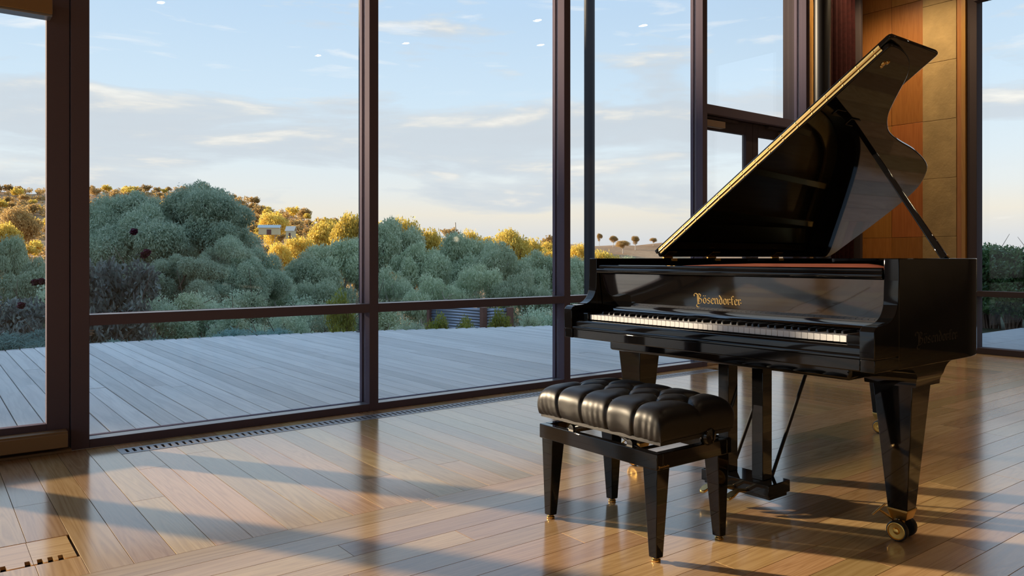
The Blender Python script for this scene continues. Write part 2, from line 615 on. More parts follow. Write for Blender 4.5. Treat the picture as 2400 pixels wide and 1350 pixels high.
# main floor: boards along the wall
row = 0
y = SE
while y > -.9:
    w = .127
    xx = -1.2 - rb.uniform(0, 1.5)
    while xx < XR:
        ln = rb.choice([1.2, 1.5, 1.8, 2.1, 2.4, 3.0]) if row else 3.4
        e = min(xx + ln, XR)
        board(0, e - xx - GAP, w - GAP, mat=M['floor'], parent=floor, loc=(xx, y - w / 2, 0))
        xx = e
        if e >= XR:
            break
    y -= w
    row += 1
board(XL, XR, y - YB, mat=M['floor'], parent=floor, loc=(0, (y + YB) / 2, 0))
board(XL, -.482, GY - y, mat=M['floor'], parent=floor, loc=(0, (y + GY) / 2, -.0004))

# walls behind the camera, ceiling
tag(box('wall_back', XL - .2, XR + .2, YB - .2, YB, 0, CEIL, M['plaster']), kind='structure')
wl = tag(box('wall_left', XL - .2, XL, YB, GY + .15, 0, .5, M['plaster']), kind='structure')
box('lintel', XL - .2, XL, YB, GY + .15, 3.6, CEIL, M['plaster'], wl)
box('pier', XL - .2, XL, YB, -3.4, .5, 3.6, M['plaster'], wl)
box('pier', XL - .2, XL, 3.4, GY + .15, .5, 3.6, M['plaster'], wl)
SIDE = [-3.4, -1.7, 0, 1.7, 3.4]
tag(box('ceiling', XL - .2, XR + .4, YB - .2, GY + .4, CEIL, CEIL + .2, M['ceil']), kind='structure')

# ---- window wall
BAY = 1.6895
MW = .065
edges = [.712 + BAY * k for k in range(-4, 5)]           # right-hand edge of each mullion's face
GLZ = 4.665
GD = .024


def pane(name, x0, x1, z0, z1, parent, y=GLZ):
    return box(name, x0, x1, y, y + GD, z0, z1, M['glass'], parent)


def mullion(xr, parent, w=MW, z0=0, z1=CEIL):
    bm = bmesh.new()
    bm_box(bm, xr - w, xr, GY, 4.640, z0, z1)
    bm_box(bm, xr - w, xr, GLZ + GD + .002, 4.725, z0, z1)
    bm_box(bm, xr - w + .012, xr - .012, 4.640, GLZ + GD + .002, z0, z1)
    return obj('mullion', bm, M['frame'], parent, bevel=.0025)


def rail(name, x0, x1, z0, z1, parent):
    bm = bmesh.new()
    bm_box(bm, x0, x1, GY + .0005, 4.640, z0, z1)
    bm_box(bm, x0, x1, GLZ + GD + .002, 4.725, z0, z1)
    bm_box(bm, x0, x1, 4.640, GLZ + GD + .002, z0 + .008, z1 - .008)
    return obj(name, bm, M['frame'], parent, bevel=.0025)


nwin = 0
for k in range(8):
    x0, x1 = edges[k], edges[k + 1] - MW
    if k in (3, 7):
        continue
    nwin += 1
    w = tag(empty('window_%d' % nwin, ((x0 + x1) / 2, GY, 0)), kind='structure')
    w.location = (0, 0, 0)
    if k != 6:
        mullion(edges[k + 1], w)
    if k == 4:
        pass
    rail('sill', x0, x1, .0, .045, w)
    rail('transom', x0, x1, .643, .699, w)
    rail('head', x0, x1, 3.95, CEIL, w)
    box('sill_cap', x0, x1, GY + .004, GLZ, .0445, .0462, M['cap'], w)
    box('transom_cap', x0, x1, GY + .004, GLZ, .6985, .7002, M['cap'], w)
    pane('pane', x0 - .01, x1 + .01, .037, .651, w)
    pane('pane', x0 - .01, x1 + .01, .691, 3.96, w)
# small white etched stamps in the pane corners
for wn_, ex, ez in (('window_4', .735, .612), ('window_4', 2.292, .728), ('window_5', 3.985, .728)):
    bm = bmesh.new()
    for i_, (wd1, zz1) in enumerate(((.026, .0), (.020, -.010), (.026, -.018), (.016, -.026))):
        bm_box(bm, ex - .013, ex - .013 + wd1, GLZ - .0006, GLZ - .0001, ez + zz1 - .0022, ez + zz1 + .0022)
    obj('etched_stamp', bm, M['etch'], bpy.data.objects[wn_])['kind'] = 'stuff'
mullion(edges[0], bpy.data.objects['window_1'])
# left-hand frame jamb beside the glazed door
mu = mullion(edges[4], bpy.data.objects['window_4'], w=.086)
mullion(edges[3], bpy.data.objects['window_3'])


def closer(parent, x0, x1, zc, y1=GLZ, arm=True, sgn=1):
    b = box('door_closer', x0, x1, 4.50, 4.625, zc - .03, zc + .03, M['closer'], parent, bevel=.004)
    return b


# glazed double door in the bay at the left edge of the picture
d1 = tag(empty('door_1'), kind='structure')
d4 = tag(empty('door_4'), kind='structure')
dx0, dx1 = edges[3], .626
mid = (dx0 + dx1) / 2
box('head', dx0, dx1, GY, 4.725, 2.405, 2.49, M['frame'], d1, bevel=.003)
box('head', dx0, dx1, GY, 4.725, 3.95, CEIL, M['frame'], d1, bevel=.003)
pane('pane', dx0 - .01, dx1 + .01, 2.48, 3.96, d1)
box('threshold', dx0, dx1, GY - .03, 4.725, 0, .014, M['closer'], d1, bevel=.002)
for dd, a, b in ((d4, dx0 + .004, mid - .002), (d1, mid + .002, dx1 - .004)):
    box('stile', a, a + .103, GY + .012, 4.645, .015, 2.40, M['frame'], dd, bevel=.003)
    box('stile', b - .103, b, GY + .012, 4.645, .015, 2.40, M['frame'], dd, bevel=.003)
    box('bottom_rail', a + .103, b - .103, GY + .0125, 4.645, .015, .150, M['frame'], dd, bevel=.003)
    box('top_rail', a + .103, b - .103, GY + .0125, 4.645, 2.27, 2.40, M['frame'], dd, bevel=.003)
    box('pane', a + .093, b - .093, 4.615, 4.630, .14, 2.28, M['glass'], dd)
    kb = box('kick_box', a + .02, b - .019, 4.505, GY + .012, .036, .107, M['closer'], dd, bevel=.004)
    box('cover_lip', a + .02, b - .019, 4.515, GY + .012, .107, .116, M['closer'], kb)
    c0, c1 = (b - .53, b - .087) if dd is d1 else (a + .087, a + .53)
    cl = box('door_closer', c0, c1, 4.50, GY + .012, 2.226, 2.300, M['closer'], dd, bevel=.004)
    box('cover_plate', c0, c1 - .002, 4.503, GY + .012, 2.214, 2.226, M['closer_grey'], cl, bevel=.002)

# double door at the far end of the window wall, leaves set back in their frame
d2 = tag(empty('door_2'), kind='structure')
d3 = tag(empty('door_3'), kind='structure')
fx0, fx1 = edges[7], edges[8] - MW
mullion(edges[7], d2)
mullion(edges[8], d3)
rail('transom', fx0, fx1, 2.338, 2.424, d2)
rail('head', fx0, fx1, 3.95, CEIL, d2)
pane('pane', fx0 - .01, fx1 + .01, 2.415, 3.96, d2)
box('threshold', fx0, fx1, GY, 4.725, 0, .014, M['closer'], d2)
mid = (fx0 + fx1) / 2
for dd, a, b in ((d2, fx0 + .004, mid - .002), (d3, mid + .002, fx1 - .004)):
    st = .105
    LY0, LY1 = 4.665, 4.715
    box('stile', a, a + .045, LY0, LY1, .016, 2.334, M['frame2'], dd, bevel=.002) if dd is d2 else box('stile', a, a + st * .85, LY0, LY1, .016, 2.334, M['frame2'], dd, bevel=.002)
    box('stile', b - st, b, LY0, LY1, .016, 2.334, M['frame2'], dd, bevel=.002)
    sa = .045 if dd is d2 else st * .85
    box('bottom_rail', a + sa, b - st, LY0 + .0005, LY1, .016, .15, M['frame2'], dd, bevel=.002)
    box('top_rail', a + sa, b - st, LY0 + .0005, LY1, 2.215, 2.334, M['frame2'], dd, bevel=.002)
    box('pane', a + sa - .008, b - st + .008, 4.68, 4.70, .14, 2.225, M['glass'], dd)
    c0 = a + .02 if dd is d2 else b - .38
    bx = box('door_closer', c0, c0 + .27, 4.60, LY0, 2.228, 2.288, M['closer'], dd, bevel=.003)
    box('slide_arm', c0 if dd is d2 else c0 - .22, c0 + .50 if dd is d2 else c0 + .27, 4.625, LY0, 2.304, 2.330, M['frame2'], bx, bevel=.002)

# wall end between the doors and the corner
wc = tag(box('wall_corner', edges[8], XR + .2, 4.735, 4.90, 0, CEIL, M['frame2']), kind='structure')
t1 = tag(box('trim_1', edges[8], 7.555, GY + .01, 4.735, 0, CEIL, M['trimwood'], bevel=.003), kind='structure')

# ---- right-hand wall: panels, rammed earth, trim, window
wr = tag(box('wall_right', XR + .04, XR + .24, 3.66, 4.74, 0, CEIL, M['dark']), kind='structure')
for ya, yb in ((4.011, 4.365), (4.365, 4.735)):
    for za, zb in ((0, 1.23), (1.23, 2.50), (2.50, 3.845), (3.845, CEIL)):
        box('timber_panel', XR, XR + .04, ya + .002, yb - .002, za + .002, zb - .002, M['panel'], wr, bevel=.0015)
rz = [0, .62, 1.23, 1.86, 2.49, 3.12, 3.75, CEIL]
for za, zb in zip(rz, rz[1:]):
    box('rammed_earth_lift', XR - .03, XR + .04, 3.662, 4.009, za + .0015, zb - .0015, M['earth'], wr, bevel=.003)
tag(box('trim_2', XR - .02, XR + .2, 3.612, 3.660, 0, CEIL, M['trimwood'], bevel=.002), kind='structure')
tag(box('trim_3', XR - .035, XR + .2, 3.570, 3.611, 0, CEIL, M['trimwood'], bevel=.002), kind='structure')
yR = [3.568, 2.46]
for k in range(1):
    nwin += 1
    w = tag(empty('window_%d' % nwin), kind='structure')
    ya, yb = yR[k + 1], yR[k] - .095
    box('mullion', XR, XR + .14, yb, yR[k], 0, CEIL, M['frame2'], w, bevel=.003)
    if k == 0:
        box('mullion', XR, XR + .14, ya - .095, ya, 0, CEIL, M['frame2'], w, bevel=.003)
    box('sill', XR, XR + .14, ya, yb, 0, .062, M['frame2'], w, bevel=.003)
    box('transom', XR, XR + .14, ya, yb, .596, .654, M['frame2'], w, bevel=.003)
    box('head', XR, XR + .14, ya, yb, 3.70, CEIL, M['frame2'], w, bevel=.003)
    box('pane', XR + .07, XR + .09, ya - .01, yb + .01, .052, .606, M['glass'], w)
    box('pane', XR + .07, XR + .09, ya - .01, yb + .01, .644, 3.71, M['glass'], w)
tag(box('wall_front', XR, XR + .2, YB, yR[1] - .095, 0, CEIL, M['plaster']), kind='structure')

# roller blind cassette with hanging clips over the right-hand window
bl = empty('blind_cassette', (XR - .07, 2.205, 3.66))
tag(bl, 'dark slotted blind cassette along the head of the right-hand window', 'blind')
box('cassette', -.05, .068, .26, 1.26, .03, .12, M['frame2'], bl, bevel=.004)
for k in range(18):
    yk = 1.255 - k * .055
    box('clip', -.045, .066, yk - .046, yk, -.004, .03, M['frame2'], bl)

# windows of the left-hand side wall, beside the camera
for ya, yb in zip(SIDE, SIDE[1:]):
    nwin += 1
    w = tag(empty('window_%d' % nwin), kind='structure')
    box('mullion', XL - .14, XL, ya, ya + .065, .5, 3.6, M['frame2'], w, bevel=.003)
    box('sill', XL - .14, XL, ya + .065, yb, .5, .55, M['frame2'], w, bevel=.003)
    box('head', XL - .14, XL, ya + .065, yb, 3.55, 3.6, M['frame2'], w, bevel=.003)
    box('pane', XL - .09, XL - .07, ya + .055, yb + .01, .54, 3.56, M['glass'], w)

# ---- floor grille under the windows
gr = empty('floor_grille', (0, 0, 0))
gr.location = (.82, 4.401, 0)
tag(gr, 'long brushed metal slotted air grille set in the floor along the windows', 'floor grille')
GLEN = 4.82
box('channel', 0, GLEN, -.064, .064, -.0175, -.015, M['dark'], gr)
box('side_bar', 0, GLEN, -.065, -.036, -.014, .0012, M['metal_grille'], gr, bevel=.0008)
box('side_bar', 0, GLEN, .036, .065, -.014, .0012, M['metal_grille'], gr, bevel=.0008)
box('end_plate', 0, .03, -.036, .036, -.014, .0012, M['metal_grille'], gr)
me0 = None
n = 0
xg = .043
while xg < GLEN - .02:
    if me0 is None:
        o = box('bar', -.0105, .0105, -.036, .036, -.014, .0012, M['metal_grille'], gr)
        me0 = o.data
    else:
        o = obj_me('bar', me0, None, gr)
    o.location = (xg + .0105, 0, 0)
    xg += .0355
# ---- timber floor hatch with cable notches
ht = empty('floor_hatch', (0, 0, 0))
tag(ht, 'square timber floor hatch with dark cable notches along its front edge', 'floor hatch')
hx0, hx1, hy0, hy1 = HATCH
bm = bmesh.new()
bm_box(bm, hx0, hx1, hy0, hy1, -.0178, -.012)
obj('well', bm, M['dark'], ht)
NOT = [.379 - .020, .325, .285, .245, .165, .125, .085, -.02]
for a, b in ((.298, .4215), (.168, .2965), (.038, .1665), (-.092, .0365), (-.222, -.0935), (-.352, -.2235), (-.482, -.3535), (-.615, -.4835)):
    bm = bmesh.new()
    # top panel with square notches bitten from the front edge
    pts = [(a, hy1 - .004), (a, hy0 + .006)]
    for nx in sorted([v for v in (.377, .347, .317, .282, .215, .10, .0, -.04) if a + .011 < v < b - .011]):
        pts += [(nx - .009, hy0 + .006), (nx - .007, hy0 + .048), (nx + .007, hy0 + .048), (nx + .009, hy0 + .006)]
    pts += [(b, hy0 + .006), (b, hy1 - .004)]
    bm_prism(bm, pts, 'z', -.012, .0)
    bmesh.ops.triangulate(bm, faces=[f for f in bm.faces if len(f.verts) > 4])
    o = obj('hatch_board', bm, M['floor'], ht)
bpy.context.view_layer.update()

# ---- column and curtain in the corner
co = empty('corner_column', (7.50, 4.455, 0))
tag(co, 'round polished black column standing in the room corner', 'column')
bm = bmesh.new()
bm_lathe(bm, [(.083, 0), (.083, CEIL)], (0, 0, 0), (0, 0, 1), 40)
obj('shaft', bm, M['column'], co, smooth=60)
bm = bmesh.new()
bm_lathe(bm, [(.10, 0.0), (.10, .006), (.088, .016), (.084, .016)], (0, 0, 0), (0, 0, 1), 40)
obj('base_ring', bm, M['steel_black'], co, smooth=40)

cu = empty('curtain', (7.98, 4.60, 0))
tag(cu, 'dark red gathered curtain hanging beside the black column', 'curtain')
nx, nz_ = 120, 24
V = []
for j in range(nz_ + 1):
    z = .02 + (CEIL - .12 - .02) * j / nz_
    for i in range(nx + 1):
        u = i / nx
        yy = .05 * math.sin(u * 2 * math.pi * 7 + .4 * math.sin(j * .3)) + .012 * math.sin(u * 47 + j * .2)
        V.append((-.30 + .66 * u, yy, z))
V = np.array(V)
idx = np.arange((nx + 1) * (nz_ + 1)).reshape(nz_ + 1, nx + 1)
Q = np.stack([idx[:-1, :-1], idx[:-1, 1:], idx[1:, 1:], idx[1:, :-1]], -1).reshape(-1, 4)
o = obj_me('cloth', quads_mesh('cloth', V, Q), M['curtain'], cu, smooth=180)
m = o.modifiers.new('thick', 'SOLIDIFY')
m.thickness = .004
bm = bmesh.new()
bm_box(bm, -.33, .40, -.03, .03, CEIL - .10, CEIL - .05)
obj('track', bm, M['steel_black'], cu)
tag(box('trim_4', 8.44, 8.49, 4.55, 4.735, 0, CEIL, M['frame2'], bevel=.003), kind='structure')

# ---- ceiling downlights (their reflections show in the panes)
dl_me = None
for k, (lx, ly) in enumerate([(5.75, -.75), (5.0, -2.2), (7.4, .4), (6.6, 1.3), (4.2, 1.2), (2.4, -1.0), (1.2, .8), (8.0, 3.75), (7.95, 4.25), (7.9, 2.0)]):
    t = empty('ceiling_downlight', (lx, ly, CEIL))
    tag(t, 'small round recessed ceiling downlight with a warm glow', 'downlight', 'downlights in the timber ceiling')
    if dl_me is None:
        bm = bmesh.new()
        bm_lathe(bm, [(.062, -.001), (.062, -.012), (.048, -.012), (.046, -.004)], (0, 0, 0), (0, 0, 1), 24)
        a = obj('bezel', bm, M['closer_grey'], t, smooth=40)
        bm = bmesh.new()
        bm_lathe(bm, [(.045, -.004), (.045, -.007), (.02, -.008)], (0, 0, 0), (0, 0, 1), 24)
        b = obj('lens', bm, M['lamp'], t, smooth=40)
        dl_me = (a.data, b.data)
    else:
        obj_me('bezel', dl_me[0], None, t)
        obj_me('lens', dl_me[1], None, t)
    ld = bpy.data.lights.new('downlight_beam', 'SPOT')
    ld.energy = 75 if lx > 7.92 else 12
    ld.color = (1.0, .74, .42)
    ld.spot_size = R_(140 if lx > 7.92 else 95)
    ld.spot_blend = .7
    ld.shadow_soft_size = .04
    lo = bpy.data.objects.new('downlight_beam', ld)
    lo.location = (0, 0, -.02)
    link(lo, t)

# ================================================================== GRAND PIANO
PO = (2.440, 1.363, 0)
piano = empty('grand_piano', PO, R_(.55))
tag(piano, 'glossy black grand piano with its lid propped wide open', 'piano')
BK = M['lacquer']
YT, YBS = -.12, 1.342          # treble and bass outer faces
ZT, ZB = .998, .632
TH = .05

curve = [(.60, -.120), (.68, -.117), (.769, -.100), (.85, -.066), (.925, -.008), (.985, .065), (1.04, .130), (1.10, .192),
         (1.175, .243), (1.282, .292), (1.451, .331), (1.645, .363), (1.83, .406), (1.983, .458), (2.09, .530),
         (2.175, .622), (2.218, .735), (2.232, .86)]
cs = [(p.x, p.y) for p in catmull([(a, b, 0) for a, b in curve], 4)]
outer = [(.11, YT)] + cs + [(2.236, 1.0), (2.236, 1.27), (2.229, 1.305), (2.212, 1.329), (2.185, YBS), (1.5, YBS), (.8, YBS), (.48, YBS), (.11, YBS)]


def offset(pts, d):
    out = []
    n = len(pts)
    for i, p in enumerate(pts):
        a = pts[max(i - 1, 0)]
        b = pts[min(i + 1, n - 1)]
        t = Vector((b[0] - a[0], b[1] - a[1]))
        t.normalize()
        out.append((p[0] - t.y * d, p[1] + t.x * d))
    return out


inner = offset(outer, TH)


def ribbon(o_, i_, z0, z1):
    bm = bmesh.new()
    L4 = [[bm.verts.new((p[0], p[1], z)) for p in pts] for pts, z in ((o_, z0), (o_, z1), (i_, z1), (i_, z0))]
    for k in range(len(o_) - 1):
        for a in range(4):
            b = (a + 1) % 4
            bm.faces.new((L4[a][k], L4[a][k + 1], L4[b][k + 1], L4[b][k]))
    bm.faces.new([l[0] for l in L4])
    bm.faces.new([l[-1] for l in L4][::-1])
    return bm


obj('case_rim', ribbon(outer, inner, ZB, ZT), BK, piano, smooth=35, bevel=.004, seg=3)
# arms with the S-shaped cheek
cheek = [(p.x, p.y) for p in catmull([(-.05, .764, 0), (-.043, .774, 0), (-.026, .781, 0), (.02, .784, 0), (.058, .793, 0), (.088, .815, 0),
                                      (.104, .848, 0), (.108, .90, 0)], 4)]
for ya, yb in ((YT, YT + TH), (YBS - TH, YBS)):
    bm = bmesh.new()
    bm_prism(bm, [(-.05, .676)] + cheek + [(.112, .95), (.112, .676)], 'y', ya, yb)
    a = obj('arm', bm, BK, piano, bevel=.003, seg=2)
    box('arm_foot', -.046, .112, ya + .001, yb - .001, .634, .6755, BK, a, bevel=.002)
# bottom front, key slip, key blocks
box('key_bed', -.042, .36, YT + TH + .001, YBS - TH - .001, .634, .676, BK, piano, bevel=.004)
bm = bmesh.new()
bm_prism(bm, [(-.036, .676), (-.036, .706), (-.032, .713), (-.024, .716), (-.014, .714), (-.012, .676)], 'y', YT + TH + .001, YBS - TH - .001)
obj('key_slip', bm, BK, piano, smooth=50)
bm = bmesh.new()
bm_prism(bm, [(-.047, .676), (-.047, .684), (-.043, .688), (-.036, .689), (-.036, .676)], 'y', YT + TH + .001, YBS - TH - .001)
obj('moulding', bm, BK, piano, smooth=50)
for ya, yb in ((YT + TH + .001, -.004), (1.226, YBS - TH - .001)):
    box('key_block', -.010, .13, ya, yb, .69, .748, BK, piano, bevel=.004, seg=3)
box('key_frame', -.010, .36, -.004, 1.226, .676, .700, M['felt'], piano)
box('keybed_beam', .09, .42, .035, 1.19, .578, .634, BK, piano, bevel=.012, seg=2)

# keys: white 0 is the lowest (bass, +y), y falls to the treble
KW = .0235
names = []
for i in range(88):
    names.append((i + 9) % 12)          # A0 = 9
wi = 0
wk_me = bk_me = None
kr = random.Random(3)
for nn in names:
    yc_edge = 52 * KW - wi * KW          # upper edge of next white key
    if nn in (1, 3, 6, 8, 10):
        yc = yc_edge + {1: .0028, 3: -.0028, 6: .0034, 8: 0, 10: -.0034}[nn]
        if bk_me is None:
            bm = bmesh.new()
            prof = [(.052, .740), (.0555, .7515), (.060, .7540), (.150, .7540), (.150, .740)]
            A, B = [], []
            for (x_, z_) in prof:
                hw = .0056 if z_ < .745 else .0045
                A.append(bm.verts.new((x_, -hw, z_)))
                B.append(bm.verts.new((x_, hw, z_)))
            bm.faces.new(A)
            bm.faces.new(B[::-1])
            for i in range(5):
                j = (i + 1) % 5
                bm.faces.new((A[i], B[i], B[j], A[j]))
            k_ = obj('black_key', bm, M['ebony'], piano, bevel=.0008, seg=1)
            bk_me = k_.data
        else:
            k_ = obj_me('black_key', bk_me, None, piano)
            mm = k_.modifiers.new('bevel', 'BEVEL')
            mm.width = .0008
            mm.segments = 1
        k_.location = (0, yc, 0)
    else:
        if wk_me is None:
            bm = bmesh.new()
            bm_box(bm, 0, .150, -KW / 2 + .0005, KW / 2 - .0005, .7200, .7415)
            k_ = obj('white_key', bm, M['ivory'], piano, bevel=.0008, seg=1)
            wk_me = k_.data
        else:
            k_ = obj_me('white_key', wk_me, None, piano)
            mm = k_.modifiers.new('bevel', 'BEVEL')
            mm.width = .0008
            mm.segments = 1
        k_.location = (0, 52 * KW - (wi + .5) * KW, 0)
        wi += 1

# fallboard (hollow front), rail above it
fp = [(p.x, p.y) for p in catmull([(.1285, .926, 0), (.1303, .912, 0), (.1352, .873, 0), (.1400, .835, 0), (.1448, .798, 0), (.1470, .780, 0), (.1455, .766, 0), (.141, .757, 0)], 5)]
bm = bmesh.new()
bm_prism(bm, fp + [(.165, .752), (.168, .93)], 'y', -.066, 1.288)
fall = obj('fallboard', bm, M['lacquer_clear'], piano, smooth=30)
box('felt_strip', .138, .16, -.004, 1.226, .7425, .7515, M['felt'], piano)
bm = bmesh.new()
bm_prism(bm, [(.108, .930), (.104, .936), (.104, .944), (.108, .950), (.118, .953), (.30, .953), (.30, .935), (.12, .930)], 'y', -.066, 1.288)
obj('desk_rail', bm, BK, piano, smooth=40)
bm = bmesh.new()
bm_prism(bm, [(.118, .953), (.116, .957), (.116, .962), (.119, .966), (.128, .967), (.135, .953)], 'y', -.06, 1.282)
obj('desk_rail_bead', bm, BK, piano, smooth=40)
# music desk folded down: red-brown board with a curved end
bm = bmesh.new()
pts = [(-.015, .954), (.0, .957), (.03, .966), (.06, .974), (.10, .9785), (.58, .977), (.80, .971), (1.05, .961), (1.20, .954)]
bm_prism(bm, pts, 'x', .33, .345)
obj('music_desk', bm, M['mahogany'], piano, bevel=.001)
bm = bmesh.new()
bm_prism(bm, [(.345, .955), (.46, .957), (.46, .969), (.345, .967)], 'y', .05, .60)
obj('desk_tray', bm, M['mahogany'], piano, bevel=.001)

# soundboard, iron plate with struts
bm = bmesh.new()
io = offset(outer, TH + .002)
vs = [bm.verts.new((p[0], p[1], .80)) for p in io if p[0] > .30]
f_ = bm.faces.new(vs)
ex = bmesh.ops.extrude_face_region(bm, geom=[f_])
bmesh.ops.translate(bm, verts=[v for v in ex['geom'] if isinstance(v, bmesh.types.BMVert)], vec=(0, 0, .01))
sb = obj('soundboard', bm, M['spruce'], piano)
bm = bmesh.new()
i2 = offset(outer, TH + .004)
i3 = offset(outer, TH + .10)
for k in range(len(i2) - 1):
    if min(i2[k][0], i2[k + 1][0]) > .45:
        a = [(i2[k], .875), (i2[k + 1], .875), (i3[k + 1], .862), (i3[k], .862)]
        top = [bm.verts.new((p[0], p[1], z)) for p, z in a]
        bot = [bm.verts.new((p[0], p[1], z - .015)) for p, z in a]
        bm.faces.new(top)
        bm.faces.new(bot[::-1])
        for i in range(4):
            j = (i + 1) % 4
            bm.faces.new((top[i], bot[i], bot[j], top[j]))
bm_box(bm, .47, .72, -.066, 1.288, .862, .876)
for (x1_, y1_, x2_, y2_) in ((.7, .22, 1.25, .42), (.7, .52, 1.75, .60), (.7, .82, 2.1, .90), (.7, 1.10, 2.1, 1.15)):
    d = Vector((x2_ - x1_, y2_ - y1_, 0))
    p = Vector((-d.y, d.x, 0)).normalized() * .018
    q = [Vector((x1_, y1_, 0)) + p, Vector((x2_, y2_, 0)) + p, Vector((x2_, y2_, 0)) - p, Vector((x1_, y1_, 0)) - p]
    bm_prism(bm, [(v.x, v.y) for v in q], 'z', .862, .905)
obj('iron_plate', bm, M['gold_paint'], piano, bevel=.002)
# inner lid-rest block at bass front, bass-side inner hinges
HS = (.62, 1.02, 1.50)

# ---- lid: main leaf, folded front leaf lying on it, brass hinges
PH = R_(34.9)
YH, ZH = 1.337, 1.004
cp, sp = math.cos(PH), math.sin(PH)


def LID(x_, s_, t_):
    return Vector((x_, YH - s_ * cp + t_ * sp, ZH + s_ * sp + t_ * cp))


LM = Matrix(((1, 0, 0, 0), (0, -cp, sp, YH), (0, sp, cp, ZH), (0, 0, 0, 1)))   # (x, s, t) -> piano
XF = .600
ml = [(XF, .0), (XF, 1.44), (XF + .006, 1.4525), (XF + .02, 1.456)] + [(p[0], 1.338 - p[1]) for p in cs if p[0] > .65] + \
     [(2.238, .34), (2.238, .06), (2.23, .025), (2.212, .006), (2.19, .0)]


def lid_leaf(name, pts, t0, t1, bev=.005):
    bm = bmesh.new()
    bm_prism(bm, pts, 'z', t0, t1)
    for v in bm.verts:
        v.co = LM @ v.co
    return obj(name, bm, BK, piano, smooth=30, bevel=bev, seg=3)


lid = lid_leaf('lid', ml, 0, .021)
fl_ = [(XF, -.008), (XF, 1.462), (XF + .004, 1.474), (XF + .015, 1.480), (1.000, 1.480), (1.011, 1.474), (1.015, 1.462), (1.015, -.008)]
flap = lid_leaf('lid_front_leaf', fl_, .025, .047)
for t0, t1, par in ((.0085, .0180, lid), (.0285, .0380, flap)):
    bm = bmesh.new()
    bm_box(bm, XF - .0022, XF + .001, .02, 1.42, t0, t1, LM)
    h_ = obj('brass_hinge_strip', bm, M['brass'], par, bevel=.0007)
    nsc = 17
    bm = bmesh.new()
    for k in range(nsc):
        s_ = .05 + k * 1.34 / (nsc - 1)
        c_ = LID(XF - .0022, s_, (t0 + t1) / 2)
        bm_lathe(bm, [(.0034, -.0005), (.0030, .0014), (.0012, .0018)], c_, (-1, 0, 0), 8)
    sc_ = obj('hinge_screws', bm, M['brass'], par, smooth=50)
bm = bmesh.new()
bm_tube(bm, [LID(XF - .003, .02, .023), LID(XF - .003, 1.42, .023)], .0042, 10)
obj('hinge_knuckle', bm, M['brass'], lid, smooth=60)
# brass butt hinges between lid and bass rim
for hx in (.66, 1.02, 1.62):
    bm = bmesh.new()
    bm_tube(bm, [(hx - .035, YH - TH + .044, ZH - .002), (hx + .035, YH - TH + .044, ZH - .002)], .006, 10)
    bm_box(bm, hx - .022, hx + .022, YH - TH - .002, YH - TH + .004, .984, .998)
    bm_box(bm, hx - .033, hx + .033, .012, .05, -.002, .0005, LM)
    obj('butt_hinge', bm, M['brass_dull'], piano, bevel=.001)
# brass lock escutcheon and prop cups on the lid's underside
bm = bmesh.new()
for dx_, ds_, r_ in ((0, 0, .013), (.016, .010, .011), (.006, -.014, .009)):
    bm_lathe(bm, [(r_, -.0005), (r_ * .9, .004), (r_ * .4, .006)], LID(.675 + dx_, 1.373 + ds_, 0), (LM.to_3x3() @ Vector((0, 0, -1))), 16)
obj('lock_rosette', bm, M['brass'], lid, smooth=50)
bm = bmesh.new()
bm_box(bm, .86, .94, 1.045, 1.085, -.008, .0, LM)
obj('prop_cup', bm, BK, lid, bevel=.003)
bm = bmesh.new()
bm_box(bm, .70, .77, 1.08, 1.115, -.006, .0, LM)
obj('prop_cup', bm, BK, lid, bevel=.003)
# lid prop
p0 = Vector((.545, -.088, .985))
p1 = LID(.90, 1.066, -.002)
d = (p1 - p0).normalized()
sx = d.cross(Vector((0, -1, 0))).normalized()
sy = d.cross(sx).normalized()
bm = bmesh.new()


def bar(bm, stations):
    prev = None
    for t, hw, hd in stations:
        c = p0 + d * t
        ring = [bm.verts.new(c + sx * a * hw + sy * b * hd) for a, b in ((-1, -1), (1, -1), (1, 1), (-1, 1))]
        if prev:
            for i in range(4):
                j = (i + 1) % 4
                bm.faces.new((prev[i], prev[j], ring[j], ring[i]))
        else:
            bm.faces.new(ring[::-1])
        prev = ring
    bm.faces.new(prev)


LN = (p1 - p0).length
bar(bm, [(0, .031, .012), (.125, .031, .012), (.145, .0235, .012), (LN * .5, .020, .011), (LN * .97, .013, .010), (LN, .010, .008)])
prop = obj('lid_prop', bm, BK, piano, bevel=.003, seg=2)
bm = bmesh.new()
bm_lathe(bm, [(.006, -.016), (.008, -.014), (.008, .014), (.006, .016)], p0 + d * .02, sy, 12)
obj('prop_pivot', bm, M['brass_dull'], prop, smooth=50)

